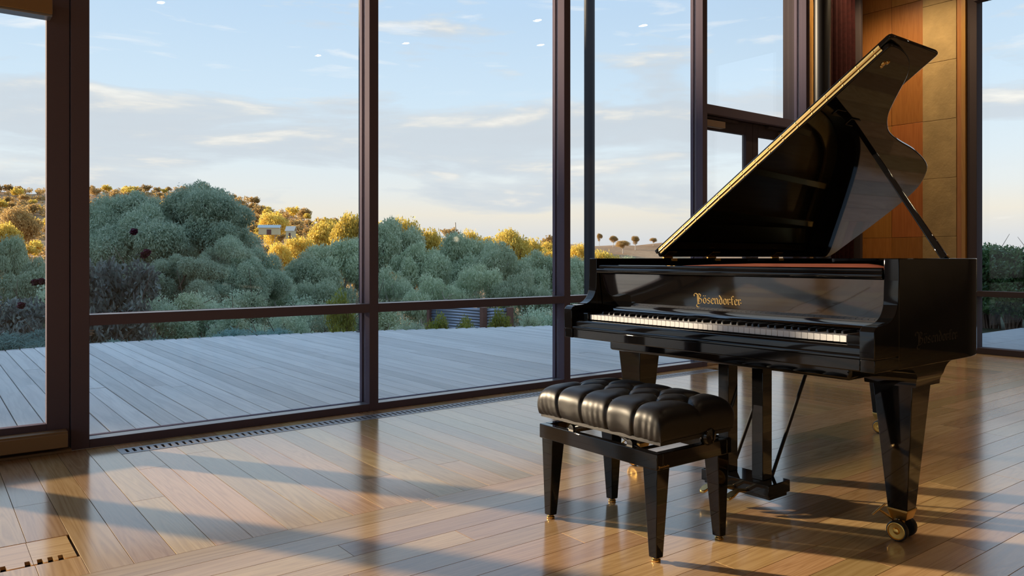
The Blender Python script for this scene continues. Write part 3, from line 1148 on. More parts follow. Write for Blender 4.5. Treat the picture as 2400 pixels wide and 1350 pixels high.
# ---- legs
def caster(px_, py_, ang, parent, lever=True):
    bm = bmesh.new()
    bm_frustum(bm, (px_, py_, .112), .0375, (px_, py_, .105), .0375)
    bm_frustum(bm, (px_, py_, .073), .027, (px_, py_, .106), .0365)
    f = obj('brass_ferrule', bm, M['brass_dull'], parent, bevel=.002)
    bm = bmesh.new()
    bm_lathe(bm, [(.010, 0.014), (.011, .020), (.011, .080)], (px_, py_, 0), (0, 0, 1), 16)
    obj('caster_post', bm, M['brass_dull'], f, smooth=50)
    ax = Vector((math.cos(ang), math.sin(ang), 0))
    for s in (-1, 1):
        bm = bmesh.new()
        c = Vector((px_, py_, .036)) + ax * s * .024
        bm_lathe(bm, [(.020, 0), (.033, .001), (.036, .005), (.036, .022), (.033, .0265), (.0305, .0265), (.029, .010)], c, ax * s, 28)
        obj('wheel_tyre', bm, M['rubber'], f, smooth=40)
        bm = bmesh.new()
        bm_lathe(bm, [(.030, .020), (.0302, .0278), (.028, .0285), (.026, .0245), (.012, .0235), (.009, .029), (.003, .031)], c, ax * s, 28)
        obj('wheel_hub', bm, M['brass_hub'], f, smooth=40)
    if lever:
        bm = bmesh.new()
        out_ = Vector((-.79, .61, 0))
        a0 = Vector((px_, py_, .066)) + out_ * .030
        a1 = Vector((px_, py_, .104)) + out_ * .082
        bm_tube(bm, [a0, a1], .0046, 10)
        k_ = (out_ * -.75 + Vector((0, 0, .62)) + ax * .1).normalized()
        bm_tube(bm, [a1 - k_ * .030, a1 + k_ * .030], .0036, 10)
        obj('brake_lever', bm, M['brass'], f, smooth=60)


def leg(px_, py_, ang, bracket, lever=True):
    bm = bmesh.new()
    bm_frustum(bm, (px_, py_, .110), .0345, (px_, py_, .585), .072)
    l = obj('leg', bm, BK, piano, bevel=.003, seg=2)
    if bracket:
        # corner block with hollow-curved sides, cut flush at the case's outer face
        out = -1 if py_ < .5 else 1
        bm = bmesh.new()
        prev = None
        for k in range(11):
            an = k / 10 * math.pi / 2
            h_ = .090 + .085 * (1 - math.cos(an))
            z_ = .556 + .0765 * math.sin(an) ** .9
            ho = min(h_, .0995)
            ya_, yb_ = (py_ - ho, py_ + h_) if out < 0 else (py_ - h_, py_ + ho)
            ring = [bm.verts.new((x__, y__, z_)) for x__, y__ in ((px_ - h_, ya_), (px_ + h_, ya_), (px_ + h_, yb_), (px_ - h_, yb_))]
            if prev:
                for i in range(4):
                    j = (i + 1) % 4
                    bm.faces.new((prev[i], prev[j], ring[j], ring[i]))
            else:
                bm.faces.new(ring[::-1])
            prev = ring
        bm.faces.new(prev)
        obj('leg_bracket', bm, BK, l, smooth=35)
    else:
        box('leg_plate', px_ - .09, px_ + .09, py_ - .09, py_ + .09, .578, .632, BK, l, bevel=.004)
    caster(px_, py_, ang, l, lever)
    return l


leg(.345, -.018, R_(184), True)
leg(.345, 1.240, R_(184), True)
leg(1.96, .86, R_(190), False, False)

# under-beams
box('under_beam', .40, 2.10, .80, .90, .585, .70, BK, piano, bevel=.004)
box('under_beam', .40, 1.95, .50, .58, .60, .70, BK, piano, bevel=.004)
bm = bmesh.new()
vs = [bm.verts.new((p[0], p[1], .70)) for p in offset(outer, TH + .001) if p[0] > .2]
f_ = bm.faces.new(vs)
ex = bmesh.ops.extrude_face_region(bm, geom=[f_])
bmesh.ops.translate(bm, verts=[v for v in ex['geom'] if isinstance(v, bmesh.types.BMVert)], vec=(0, 0, .01))
obj('bottom_board', bm, M['satin'], piano)

# ---- lyre with pedals
LX, LYC = .305, .612
for yy in (LYC - .083, LYC + .083):
    bm = bmesh.new()
    bm_box(bm, LX - .032, LX + .032, yy - .026, yy + .026, .098, .58)
    bm_box(bm, LX - .040, LX + .040, yy - .034, yy + .034, .56, .585)
    obj('lyre_post', bm, BK, piano, bevel=.002)
bm = bmesh.new()
bm_box(bm, LX - .075, LX + .075, LYC - .165, LYC + .165, .050, .098)
bm_box(bm, LX - .060, LX + .060, LYC - .160, LYC + .160, .036, .050)
pb = obj('pedal_box', bm, BK, piano, bevel=.003)
for k in (-1, 0, 1):
    bm = bmesh.new()
    yc = LYC + k * .062
    outl = [(-.02, .008), (-.075, .008), (-.10, .014), (-.118, .017), (-.134, .0155), (-.143, .010), (-.147, 0)]
    poly = [(LX - .06 + a, yc + b) for a, b in outl] + [(LX - .06 + a, yc - b) for a, b in outl[-2::-1]]
    bm_prism(bm, poly, 'z', .053, .065)
    for v in bm.verts:
        dx_ = (LX - .06) - v.co.x
        v.co.z += -.10 * max(0, dx_ - .03) + .012 * math.sin(max(0, dx_ - .03) / .11 * math.pi)
    obj('pedal', bm, M['brass'], pb, smooth=35, bevel=.003, seg=3)
for yy in (LYC - .09, LYC + .10):
    bm = bmesh.new()
    bm_tube(bm, [(LX + .058, yy, .095), (LX + .36, yy - .01, .60)], .0075, 10)
    obj('lyre_rod', bm, M['steel_black'], piano, smooth=60)

# ---- lettering drawn with a broad pen
GL = {
    'B': (4.9, [[(-2.2, 5.5), (-2.5, 6.6), (-1.9, 7.6), (-.9, 7.7), (.2, 6.9), (.8, 6.9)], [(.2, 7.0), (.2, .9)], [(1.1, 6.6), (1.1, 1.1)],
                [(.2, 7.0), (1.6, 7.6), (2.9, 6.6), (2.6, 5.2), (1.3, 4.1)], [(1.3, 4.1), (3.2, 3.4), (3.6, 2.0), (2.6, .4), (1.2, -.3), (0, .7)],
                [(1.2, -.3), (-.4, -.3), (-1.1, -1.4), (-.7, -2.5), (.3, -2.9), (1.4, -2.3)]]),
    'o': (3.2, [[(.95, 4.6), (0, 3.8), (0, 1.0), (.95, .3)], [(.95, 4.6), (1.9, 3.8), (1.9, 1.0), (.95, .3)]]),
    's': (3.0, [[(1.8, 4.1), (.9, 4.7), (0, 3.8), (0, 3.1), (1.8, 2.0), (1.8, 1.0), (.9, .3), (-.2, .9)]]),
    'e': (2.9, [[(.9, 4.6), (0, 3.8), (0, 1.0), (.9, .3), (1.7, .9)], [(.9, 4.6), (1.8, 3.8), (1.6, 3.1), (.3, 2.5)]]),
    'n': (3.4, [[(-.5, 4.4), (0, 3.9), (0, .9), (.5, .4)], [(0, 3.6), (1.2, 4.6), (1.9, 3.9), (1.9, .9), (2.4, .4)]]),
    'd': (3.2, [[(.95, 4.5), (0, 3.8), (0, 1.0), (.95, .3), (1.9, 1.0), (1.9, 3.8), (1.3, 5.2), (.1, 6.9)], [(.95, 4.5), (1.9, 3.6)]]),
    'r': (2.6, [[(-.5, 4.4), (0, 3.9), (0, .9), (.5, .4)], [(0, 3.6), (.9, 4.6), (1.6, 3.9)], [(1.3, 2.2), (1.8, 1.7)]]),
    'f': (2.5, [[(1.9, 6.2), (1.1, 6.8), (.4, 6.0), (.4, .9), (.9, .3)], [(-.4, 4.3), (1.3, 4.3)]]),
}
GL['ö'] = (3.2, GL['o'][1] + [[(.1, 6.2), (.4, 5.9)], [(1.5, 6.2), (1.8, 5.9)]])


def lettering(word, size, depth):
    """verts in the (x right, y up) plane; size = metres per nib width"""
    bm = bmesh.new()
    nib = Vector((math.cos(R_(38)), math.sin(R_(38)))) * .42
    penx = 2.6
    for ch in word:
        adv, strokes = GL[ch]
        for st in strokes:
            for a, b in zip(st, st[1:]):
                a = Vector(a) + Vector((penx, 0))
                b = Vector(b) + Vector((penx, 0))
                q = [a - nib, a + nib, b + nib, b - nib]
                ar = sum(q[i].x * q[(i + 1) % 4].y - q[(i + 1) % 4].x * q[i].y for i in range(4))
                if abs(ar) < .12:
                    pr = Vector((-(b - a).y, (b - a).x)).normalized() * .13
                    q = [a - nib - pr, b + nib - pr, b + nib + pr, a - nib + pr]
                    ar = 1
                if ar < 0:
                    q = q[::-1]
                lo = [bm.verts.new((p.x * size, p.y * size, 0)) for p in q]
                hi = [bm.verts.new((p.x * size, p.y * size, depth)) for p in q]
                bm.faces.new(hi)
                for i in range(4):
                    j = (i + 1) % 4
                    bm.faces.new((lo[i], lo[j], hi[j], hi[i]))
        penx += adv
    return bm, penx * size


# on the fallboard: reads from bass (+y) to treble (-y)
bm, wd = lettering('Bösendorfer', .0054, .0012)
for v in bm.verts:
    xx_, yy_, zz_ = v.co
    zt_ = .811 + yy_
    xs = np.interp(zt_, [p[1] for p in fp][::-1], [p[0] for p in fp][::-1])
    v.co = (xs - zz_ - .0002, .742 - xx_ * (.236 / wd), zt_)
obj('gold_lettering', bm, M['gold_letter'], fall)['label'] = 'gold blackletter maker name on the fallboard'
# large faint letters on the treble side
bm, wd = lettering('Bösendorfer', .0056, .0006)
for v in bm.verts:
    xx_, yy_, zz_ = v.co
    v.co = (.222 + xx_ * (.335 / wd), YT - zz_, .706 + yy_)
obj('side_lettering', bm, M['dim_letter'], piano)['label'] = 'faint dark maker name on the treble side'

# ================================================================== PIANO BENCH
BX, BY = 2.0955, 2.0075
bench = empty('piano_bench', (BX, BY, 0))
tag(bench, 'black piano bench with a button-tufted leather seat in front of the keyboard', 'bench')
RX, RY = .195, .300        # half size of the rail frame
for nm, a in (('x-', (-RX, -RX + .028, -RY, RY)), ('x+', (RX - .028, RX, -RY, RY)), ('y-', (-RX + .028, RX - .028, -RY, -RY + .028)), ('y+', (-RX + .028, RX - .028, RY - .028, RY))):
    box('rail', *a, .308, .362, BK, bench, bevel=.003)
for sx_ in (-1, 1):
    for sy_ in (-1, 1):
        tx, ty = sx_ * (RX - .038), sy_ * (RY - .038)
        bx_, by_ = sx_ * (RX - .030), sy_ * (RY - .032)
        bm = bmesh.new()
        bm_frustum(bm, (bx_, by_, .014), .0165, (tx, ty, .309), .031)
        l = obj('leg', bm, BK, bench, bevel=.002)
        bm = bmesh.new()
        bm_lathe(bm, [(.013, 0), (.0155, .002), (.0155, .007), (.012, .010), (.012, .015)], (bx_, by_, 0), (0, 0, 1), 20)
        obj('brass_foot', bm, M['brass'], l, smooth=40)
# tufted seat
HX, HY = .208, .327
ZB_, HT = .398, .122
btn = [(rx, ry) for rx in (-.42, .42) for ry in (-.6, -.2, .2, .6)] + [(0, ry) for ry in (-.8, -.4, 0, .4, .8)]
segs = []
for rx in (-.42, .42):
    for ry in (-.6, -.2, .2, .6):
        segs.append(((rx, ry), (1.05 * (1 if rx > 0 else -1), ry)))
        for dy in (-.2, .2):
            segs.append(((rx, ry), (0, ry + dy)))
segs += [((0, .8), (0, 1.05)), ((0, -.8), (0, -1.05))]
nu, nv = 150, 220
U = np.sin(np.linspace(-1, 1, nu) * np.pi / 2)
Vv = np.sin(np.linspace(-1, 1, nv) * np.pi / 2)
UU, VV = np.meshgrid(U, Vv, indexing='ij')
base = ((1 - np.abs(UU) ** 9.0).clip(0) * (1 - np.abs(VV) ** 13.0).clip(0)) ** .36
xm, ym = UU * HX, VV * HY


def dseg(a, b):
    ax_, ay_ = a[0] * HX, a[1] * HY
    bx_, by_ = b[0] * HX, b[1] * HY
    dx_, dy_ = bx_ - ax_, by_ - ay_
    t = (((xm - ax_) * dx_ + (ym - ay_) * dy_) / (dx_ * dx_ + dy_ * dy_)).clip(0, 1)
    return np.hypot(xm - ax_ - t * dx_, ym - ay_ - t * dy_)


dmin = np.full_like(xm, 9.)
for a, b in segs:
    dmin = np.minimum(dmin, dseg(a, b))
dbtn = np.full_like(xm, 9.)
for a in btn:
    dbtn = np.minimum(dbtn, np.hypot(xm - a[0] * HX, ym - a[1] * HY))
pill = .010 * (1 - np.exp(-(dmin / .013) ** 1.2)) + .013 * (1 - np.exp(-(dbtn / .022) ** 1.5)) - .003 * np.exp(-(dmin / .0025) ** 2)
crown = .012 * (1 - UU ** 2) * (1 - VV ** 2)
Z = ZB_ + base * (HT - .030) + base * pill + base * crown
zr = base
shr = 1 - .10 * (1 - zr) ** 2
seam = np.zeros_like(xm)
for ry in (-.6, -.2, .2, .6):
    seam = np.maximum(seam, np.exp(-((ym - ry * HY) / .005) ** 2))
wr_ = (np.sin(ym * 150 + 4 * np.sin(ym * 23)) * .0008 + np.sin(ym * 63 + 1) * .0009) * (1 - zr)
edge = (np.abs(UU) > .9999) | (np.abs(VV) > .9999)
Z = np.where(edge, ZB_ - .005, Z)
X_ = xm * np.where(edge, .86, shr) + np.sign(UU) * (-.007 * seam * (np.abs(UU) > .8) + wr_ * (np.abs(UU) > .9))
Y_ = ym * np.where(edge, .90, 1 - .055 * (1 - zr) ** 2)
V = np.stack([X_, Y_, Z], -1).reshape(-1, 3)
idx = np.arange(nu * nv).reshape(nu, nv)
Q = np.stack([idx[:-1, :-1], idx[1:, :-1], idx[1:, 1:], idx[:-1, 1:]], -1).reshape(-1, 4)
seat = obj_me('tufted_seat', quads_mesh('tufted_seat', V, Q), M['leather'], bench, smooth=180)
bm = bmesh.new()
for a in btn:
    i = np.abs(U - a[0]).argmin()
    j = np.abs(Vv - a[1]).argmin()
    bm_lathe(bm, [(.010, -.006), (.010, .001), (.007, .004), (.002, .005)], (a[0] * HX, a[1] * HY, Z[i, j]), (0, 0, 1), 14)
obj('seat_buttons', bm, M['leather'], seat, smooth=50)
box('seat_base', -HX * .88, HX * .88, -HY * .93, HY * .93, .388, .4, M['steel_black'], bench)
# scissor mechanism, cross shaft and knobs
for sy_ in (-1, 1):
    for sx_ in (-1, 1):
        bm = bmesh.new()
        bm_tube(bm, [(sx_ * .155, sy_ * .19, .350), (sx_ * .155, sy_ * .075, .392)], .007, 8)
        bm_lathe(bm, [(.013, -.012), (.013, .012)], (sx_ * .155, sy_ * .15, .366), (1, 0, 0), 14)
        obj('scissor_arm', bm, M['steel_black'], bench, smooth=50)
for yy in (-.19, .19):
    bm = bmesh.new()
    bm_tube(bm, [(-.165, yy, .352), (.165, yy, .352)], .006, 8)
    obj('cross_rod', bm, M['steel_black'], bench, smooth=60)
for sy_ in (-1, 1):
    bm = bmesh.new()
    bm_lathe(bm, [(.008, -.09), (.008, .0), (.012, .002), (.028, .006), (.032, .014), (.032, .026), (.026, .036), (.010, .039)], (.06, sy_ * (RY - .02), .388), (0, sy_, 0), 24)
    obj('height_knob', bm, BK, bench, smooth=40)
bm, wd = lettering('Bösendorfer', .0010, .0003)
for v in bm.verts:
    xx_, yy_, zz_ = v.co
    v.co = (-.190 + xx_ * (.055 / wd), -RY - zz_, .3145 + yy_)
obj('rail_lettering', bm, M['gold_letter'], bench)['label'] = 'tiny gold maker name on the bench rail'

# ================================================================== OUTSIDE
# ---- deck: each board its own piece, ending on a bowed edge
deck = empty('deck', (0, 0, 0))
tag(deck, 'weathered grey timber deck outside the windows', 'deck')
EX = [-3.5, -1, .72, 1.66, 3.2, 5.0, 7.8, 9.6]
EY = [9.4, 10.0, 10.40, 10.62, 10.5, 10.1, 9.1, 8.3]
DZ = -.05
dr = random.Random(5)
end_me = None
xd = -3.0
while xd < 9.3:
    ye = float(np.interp(xd, EX, EY)) + dr.uniform(-.02, .02)
    cuts = [4.74]
    if dr.random() < .6:
        cuts.append(dr.uniform(5.6, 8.8))
    cuts.append(ye)
    for a, b in zip(cuts, cuts[1:]):
        board(0, b - a - .004, .1365, z=0, th=.03, c=.0015, name='deck_board', mat=M['deckwood'], parent=deck, loc=(xd, a, DZ + dr.uniform(-.0015, .0015)), rot=R_(90))
    if end_me is None:
        eo = box('board_end', -.062, .062, 0, .022, -.004, .006, M['boardend'], deck)
        end_me = eo.data
    else:
        eo = obj_me('board_end', end_me, None, deck)
    eo.location = (xd, ye - .004, DZ)
    xd += .1425
for yb_ in (4.95, 6.2, 7.4, 8.6, 9.6):
    xs_ = [x_ for x_, y_ in zip(np.arange(-3.1, 9.4, .1), np.interp(np.arange(-3.1, 9.4, .1), EX, EY)) if y_ > yb_ + .1]
    box('joist', xs_[0], xs_[-1], yb_ - .03, yb_ + .03, DZ - .20, DZ - .033, M['frame2'], deck)
# round posts at the deck edge carrying the roof out of sight above
for px_, py_, lab in ((5.035, 10.02, 'dark round steel verandah post half hidden behind a window mullion'),
                      (8.44, 9.0, 'dark round steel verandah post seen just left of the piano')):
    t = empty('verandah_post', (px_, py_, 0))
    tag(t, lab, 'post', 'verandah posts on the deck edge')
    bm = bmesh.new()
    bm_lathe(bm, [(.085, -.9), (.085, 5.2)], (0, 0, 0), (0, 0, 1), 28)
    obj('shaft', bm, M['post'], t, smooth=60)
    bm = bmesh.new()
    bm_lathe(bm, [(.12, DZ), (.12, DZ + .012), (.09, DZ + .02)], (0, 0, 0), (0, 0, 1), 28)
    obj('base_plate', bm, M['post'], t, smooth=40)

# ---- terrain
PXK = np.array([-900, -400, 0, 480, 570, 640, 760, 840, 900, 1300, 1390, 1550, 1700, 2400, 4000.])
ELV = np.array([105, 132, 132, 142, 126, 112, 84, 62, 50, 26, 27, 33, 34, 4, 4.])
RRG = np.array([640, 620, 600, 560, 480, 420, 330, 280, 260, 260, 270, 290, 300, 300, 300.])


def terrain_z(X, Y):
    X = np.asarray(X, float)
    Y = np.asarray(Y, float)
    fw = X * F.x + Y * F.y
    la = X * RT.x + Y * RT.y
    r = np.hypot(X, Y)
    px = np.where(fw > 1, 1200 + 1815 * la / np.maximum(fw, 1), np.where(la > 0, 4000, -900))
    base = np.interp(r, [0, 12, 20, 35, 60, 110], [-.95, -1.05, -2.4, -4.8, -7.5, -8])
    near = np.clip((px - 1900) / 300, 0, 1)
    base = base * (1 - near) + near * np.interp(r, [0, 14, 30, 110], [-.12, -.12, -.6, -3])
    rr = np.interp(px, PXK, RRG)
    zr = 1 + np.interp(px, PXK, ELV) * rr / 1815
    t = np.clip((r - 110) / (rr - 110), 0, 1)
    z = base + (zr - base) * (t ** 1.7)
    z = np.where(r > rr, zr - .08 * (r - rr), z)
    wob = .012 * r * (np.sin(X * .021 + 1.3) * np.cos(Y * .017) + .5 * np.sin(X * .07 + Y * .05)) * np.clip((r - 60) / 200, 0, 1) * .35
    return z + wob


azs = np.radians(np.linspace(-80, 80, 170))
rs = np.concatenate([np.linspace(5, 30, 14), np.geomspace(32, 760, 70)])
AZ, RS = np.meshgrid(azs, rs, indexing='ij')
GX = RS * (np.cos(AZ) * F.x + np.sin(AZ) * RT.x)
GYY = RS * (np.cos(AZ) * F.y + np.sin(AZ) * RT.y)
GZ = terrain_z(GX, GYY)
inside = (GX < XR + .3) & (GYY < GY + .2)
GZ = np.where(inside, -1.2, GZ)
V = np.stack([GX, GYY, GZ], -1).reshape(-1, 3)
idx = np.arange(AZ.size).reshape(AZ.shape)
Q = np.stack([idx[:-1, :-1], idx[:-1, 1:], idx[1:, 1:], idx[1:, :-1]], -1).reshape(-1, 4)
tag(obj_me('ground', quads_mesh('ground', V, Q), M['ground'], smooth=180), kind='structure')

# unseen rise added left of the view to shade the near trees
ny, nxx = 60, 24
yy_ = np.linspace(20, 160, ny)
tt = np.linspace(-1, 1, nxx)
YYg, TTg = np.meshgrid(yy_, tt, indexing='ij')
hgt = np.interp(YYg, [20, 29, 35.5, 60, 100, 140, 160], [-6, 3.5, 11.0, 17.0, 25.0, 33.0, -9])
hgt = hgt + .8 * np.sin(YYg * .31) + .5 * np.sin(YYg * .83 + 1)
XXg = -15 - (YYg - 30) * .02 + TTg * 11
ZZg = -9 + (hgt + 9) * np.cos(TTg * np.pi / 2) ** .8
V = np.stack([XXg, YYg, ZZg], -1).reshape(-1, 3)
idx = np.arange(ny * nxx).reshape(ny, nxx)
Q = np.stack([idx[:-1, :-1], idx[:-1, 1:], idx[1:, 1:], idx[1:, :-1]], -1).reshape(-1, 4)
tag(obj_me('hill', quads_mesh('hill', V, Q), M['litter'], smooth=180), kind='structure')


# ---- plants
def leaves(clumps, n, ln, wd_, rng, droop=.7, shell=.55, fold=True):
    """n leaf blades spread over clump ellipsoids; returns verts, quads (each leaf its own island)"""
    C = np.array([c[:3] for c in clumps], float)
    Rr = np.array([c[3:6] for c in clumps], float)
    wgt = Rr[:, 0] * Rr[:, 1] + Rr[:, 0] * Rr[:, 2]
    pick = rng.choice(len(C), n, p=wgt / wgt.sum())
    d_ = rng.normal(size=(n, 3))
    d_ /= np.linalg.norm(d_, axis=1, keepdims=True)
    rad = shell + (1 - shell) * rng.random(n) ** .6
    rad *= 1 + .12 * rng.normal(size=n)
    P = C[pick] + d_ * Rr[pick] * rad[:, None]
    ax_ = rng.normal(size=(n, 3)) * (1 - droop) + np.array([0, 0, -1]) * droop + d_ * .25
    ax_ /= np.linalg.norm(ax_, axis=1, keepdims=True)
    sd = np.cross(ax_, d_ + .8 * rng.normal(size=(n, 3)))
    sd /= np.linalg.norm(sd, axis=1, keepdims=True) + 1e-9
    l_ = ln * (.6 + .8 * rng.random(n))[:, None]
    w_ = wd_ * (.6 + .8 * rng.random(n))[:, None]
    a = P - ax_ * l_ * .5
    b = P + ax_ * l_ * .5
    m1 = P - ax_ * l_ * .08 + sd * w_ * .5
    m2 = P - ax_ * l_ * .08 - sd * w_ * .5
    V = np.stack([a, m1, b, m2], 1).reshape(-1, 3)
    return V, np.arange(4 * n).reshape(-1, 4)


def tubes(segs_, ns=6):
    VV_, QQ = [], []
    off = 0
    for (p, q, r0, r1) in segs_:
        p, q = np.array(p), np.array(q)
        d_ = q - p
        d_ = d_ / (np.linalg.norm(d_) + 1e-9)
        u = np.cross(d_, [.3, .8, .1])
        u /= np.linalg.norm(u) + 1e-9
        w = np.cross(d_, u)
        an = np.arange(ns) * 2 * np.pi / ns
        ring = np.cos(an)[:, None] * u + np.sin(an)[:, None] * w
        VV_.append(p + ring * r0)
        VV_.append(q + ring * r1)
        i = np.arange(ns)
        QQ.append(np.stack([off + i, off + (i + 1) % ns, off + ns + (i + 1) % ns, off + ns + i], -1))
        off += 2 * ns
    return np.concatenate(VV_), np.concatenate(QQ)


def gum_skeleton(rng, levels=4, spread=.55, trunk=.30, lean=.1, kids=3):
    """unit tree, height about 1: branch segments and clump centres"""
    segs_, tips = [], []

    def grow(p, d_, ln, r, lv):
        mid = p + d_ * ln * .5 + rng.normal(size=3) * ln * .07
        q = mid + (d_ + rng.normal(size=3) * .12) * ln * .5
        segs_.append((p, mid, r, r * .86))
        segs_.append((mid, q, r * .86, r * .72))
        if lv == 0:
            tips.append(q)
            return
        if lv <= 2:
            tips.append(q) if rng.random() < .35 else None
        k = kids if lv > 1 else 2 + (rng.random() < .5)
        a0 = rng.random() * 6.28
        for i in range(k):
            a = a0 + 6.28 * i / k + rng.normal() * .35
            side = np.array([math.cos(a), math.sin(a), 0])
            nd = d_ * (1 - spread * .55) + side * spread * (1.0 + .25 * rng.normal()) + np.array([0, 0, .10])
            nd /= np.linalg.norm(nd)
            grow(q, nd, ln * (.70 + .12 * rng.random()), r * .62, lv - 1)
    grow(np.zeros(3), np.array([lean * rng.normal(), lean * rng.normal(), 1.0]), trunk, .034, levels)
    return segs_, np.array(tips)


def make_tree(seed, n, leaf_l, leaf_w, clump=.14, levels=3, spread=.55, trunk=.30, ratio=1.0, kids=3, shell=.5, droop=.65, flat=.75):
    """meshes of a unit tree: foliage spans x,y in [-ratio/2, ratio/2], top at z=1"""
    rng = np.random.default_rng(seed)
    segs_, tips = gum_skeleton(rng, levels, spread, trunk, kids=kids)
    lo, hi = tips.min(0), tips.max(0)
    sxy = (ratio - 2 * clump) / max(hi[0] - lo[0], hi[1] - lo[1])
    cxy = (lo + hi) / 2
    sz = (1 - clump * flat) / hi[2]

    def tr(p):
        h = min(1, p[2] / (lo[2] + 1e-6)) if lo[2] > 0 else 1
        return np.array([(p[0] - cxy[0] * h) * sxy, (p[1] - cxy[1] * h) * sxy, p[2] * sz])
    segs2 = [(tr(p), tr(q), r0, r1) for p, q, r0, r1 in segs_]
    cl = []
    for t in tips:
        q = tr(t)
        s = clump * (.7 + .6 * rng.random())
        cl.append((*q, s, s, s * flat))
    V, Q = leaves(cl, n, leaf_l, leaf_w, rng, droop, shell)
    fm = quads_mesh('foliage', V, Q)
    tv, tq = tubes(segs2)
    tm = quads_mesh('branches', tv, tq)
    return fm, tm


def plant(name, meshes, mats, x_, y_, z0, h, wdt, rz, label, cat='tree', group=None, parts=True):
    """a placed copy of a plant: own root, own foliage and branches sharing mesh data"""
    fm, tm = meshes
    t = empty(name, (x_, y_, z0), rz)
    tag(t, label, cat, group)
    for nm, me, mt in (('foliage', fm, mats[0]), ('branches', tm, mats[1])):
        if me is None:
            continue
        o = bpy.data.objects.new(nm, me)
        if not me.materials:
            me.materials.append(mt)
        o.scale = (wdt, wdt, h)
        if me.materials[0] != mt:
            o.material_slots[0].link = 'OBJECT'
            o.material_slots[0].material = mt
        link(o, t)
        if nm == 'foliage':
            o['kind'] = 'stuff'
        else:
            me.polygons.foreach_set('use_smooth', [True] * len(me.polygons))
    return t


def tree_at(name, meshes, mats, px_, pytop, halfpx, dist, label, group=None, rz=0, cat='tree', drop=0, zbase=None):
    x_, y_ = at(px_, dist)
    zt = hz(pytop, dist)
    zb = float(terrain_z(x_, y_)) - drop if zbase is None else zbase
    w = 2 * halfpx * dist / 1815
    return plant(name, meshes, mats, x_, y_, zb, zt - zb, w, rz, label, cat, group)


BIG = make_tree(21, 230000, .0155, .0044, clump=.072, levels=4, spread=.70, trunk=.14, ratio=1.0, shell=.5, droop=.5, kids=3, flat=.85)
GA = make_tree(5, 32000, .028, .0105, clump=.125, levels=3, spread=.58, trunk=.24, shell=.6, droop=.5)
GB = make_tree(8, 32000, .028, .0105, clump=.125, levels=3, spread=.54, trunk=.27, shell=.6, droop=.5)
GC = make_tree(13, 32000, .028, .0105, clump=.125, levels=3, spread=.62, trunk=.22, shell=.6, droop=.5)
GS = make_tree(15, 15000, .030, .0105, clump=.12, levels=3, spread=.62, trunk=.26, shell=.45, droop=.5)
GT = make_tree(19, 15000, .030, .0105, clump=.12, levels=3, spread=.56, trunk=.30, shell=.45, droop=.5)
HA = make_tree(31, 12000, .040, .020, clump=.18, levels=3, spread=.6, trunk=.27, shell=.4, droop=.4)
HB = make_tree(37, 12000, .040, .020, clump=.17, levels=3, spread=.55, trunk=.31, shell=.4, droop=.4)

gm = (M['gum'], M['bark_dark'])
gp = (M['gum2'], M['bark'])
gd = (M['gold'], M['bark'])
hb = (M['hilltree'], M['bark'])
tree_at('gum_tree', BIG, gm, 428, 416, 235, 30, 'largest spreading gum tree with drooping grey-green leaves behind the second pane', rz=.6)
tree_at('gum_tree', BIG, gm, 318, 436, 165, 28.5, 'lower left lobe gum beside the purple-leaved shrub', rz=2.2)
tree_at('gum_tree', BIG, gm, 560, 545, 130, 27, 'lower right lobe gum in front of the largest gum', rz=4.0)
tree_at('gum_tree', BIG, gm, 420, 590, 150, 25.5, 'low gum in front of the trunk of the largest gum', rz=5.1)
mids = [
    (GA, gp, 712, 588, 95, 46, 'rounded grey-green gum just right of the largest tree'),
    (GB, gp, 800, 562, 95, 54, 'tall grey-green gum beside the left face of the middle mullion'),
    (GC, gp, 905, 512, 92, 62, 'dark green gum rising behind the middle mullion below golden crowns'),
    (GA, gp, 990, 562, 80, 52, 'broad grey-green gum left of centre in the middle pane'),
    (GB, gp, 1088, 548, 85, 57, 'tallest grey-green gum in the centre of the middle pane'),
    (GC, gp, 1165, 568, 78, 52, 'pale-trunked gum right of the centre of the middle pane'),
    (GA, gp, 1250, 582, 80, 56, 'grey-green gum below the rounded golden tree'),
    (GB, gp, 1335, 604, 70, 58, 'gum half hidden by the third mullion'),
    (GC, gp, 1400, 606, 70, 62, 'gum seen between the third mullion and the verandah post'),
    (GS, gp, 905, 620, 72, 38, 'low pale-branched gum right beside the middle mullion'),
    (GS, gp, 1010, 640, 75, 36, 'low gum with white branches left of the corrugated planter'),
    (GT, gp, 1120, 618, 70, 39, 'forked white-trunked gum above the corrugated planter'),
    (GS, gp, 1225, 630, 72, 38, 'low gum with a leaning white branch right of the corrugated planter'),
    (GS, gp, 1330, 650, 66, 40, 'low gum behind the base of the third mullion'),
    (GS, gp, 640, 640, 90, 38, 'low gum filling the gap under the right side of the largest tree'),
    (GT, gp, 770, 650, 80, 36, 'low grey-green gum behind the yellow-green bush'),
    (GB, gp, 15, 556, 62, 52, 'dark rounded gum cut by the left edge of the picture'),
    (GA, gp, 92, 600, 90, 44, 'grey-green gum seen through the glazed door'),
    (GC, gp, 190, 560, 80, 48, 'gum hidden behind the wide door jamb'),
    (GB, gp, 1480, 604, 60, 66, 'gum crown just showing over the piano case'),
    (GA, gp, 1560, 606, 60, 62, 'gum mostly hidden behind the piano lid'),
]
for k, (ms, mt, px_, py_, hw_, ds_, lb) in enumerate(mids):
    tree_at('gum_tree', ms, mt, px_, py_, hw_, ds_, lb, 'grey-green gums in the shaded valley', rz=k * 1.3)
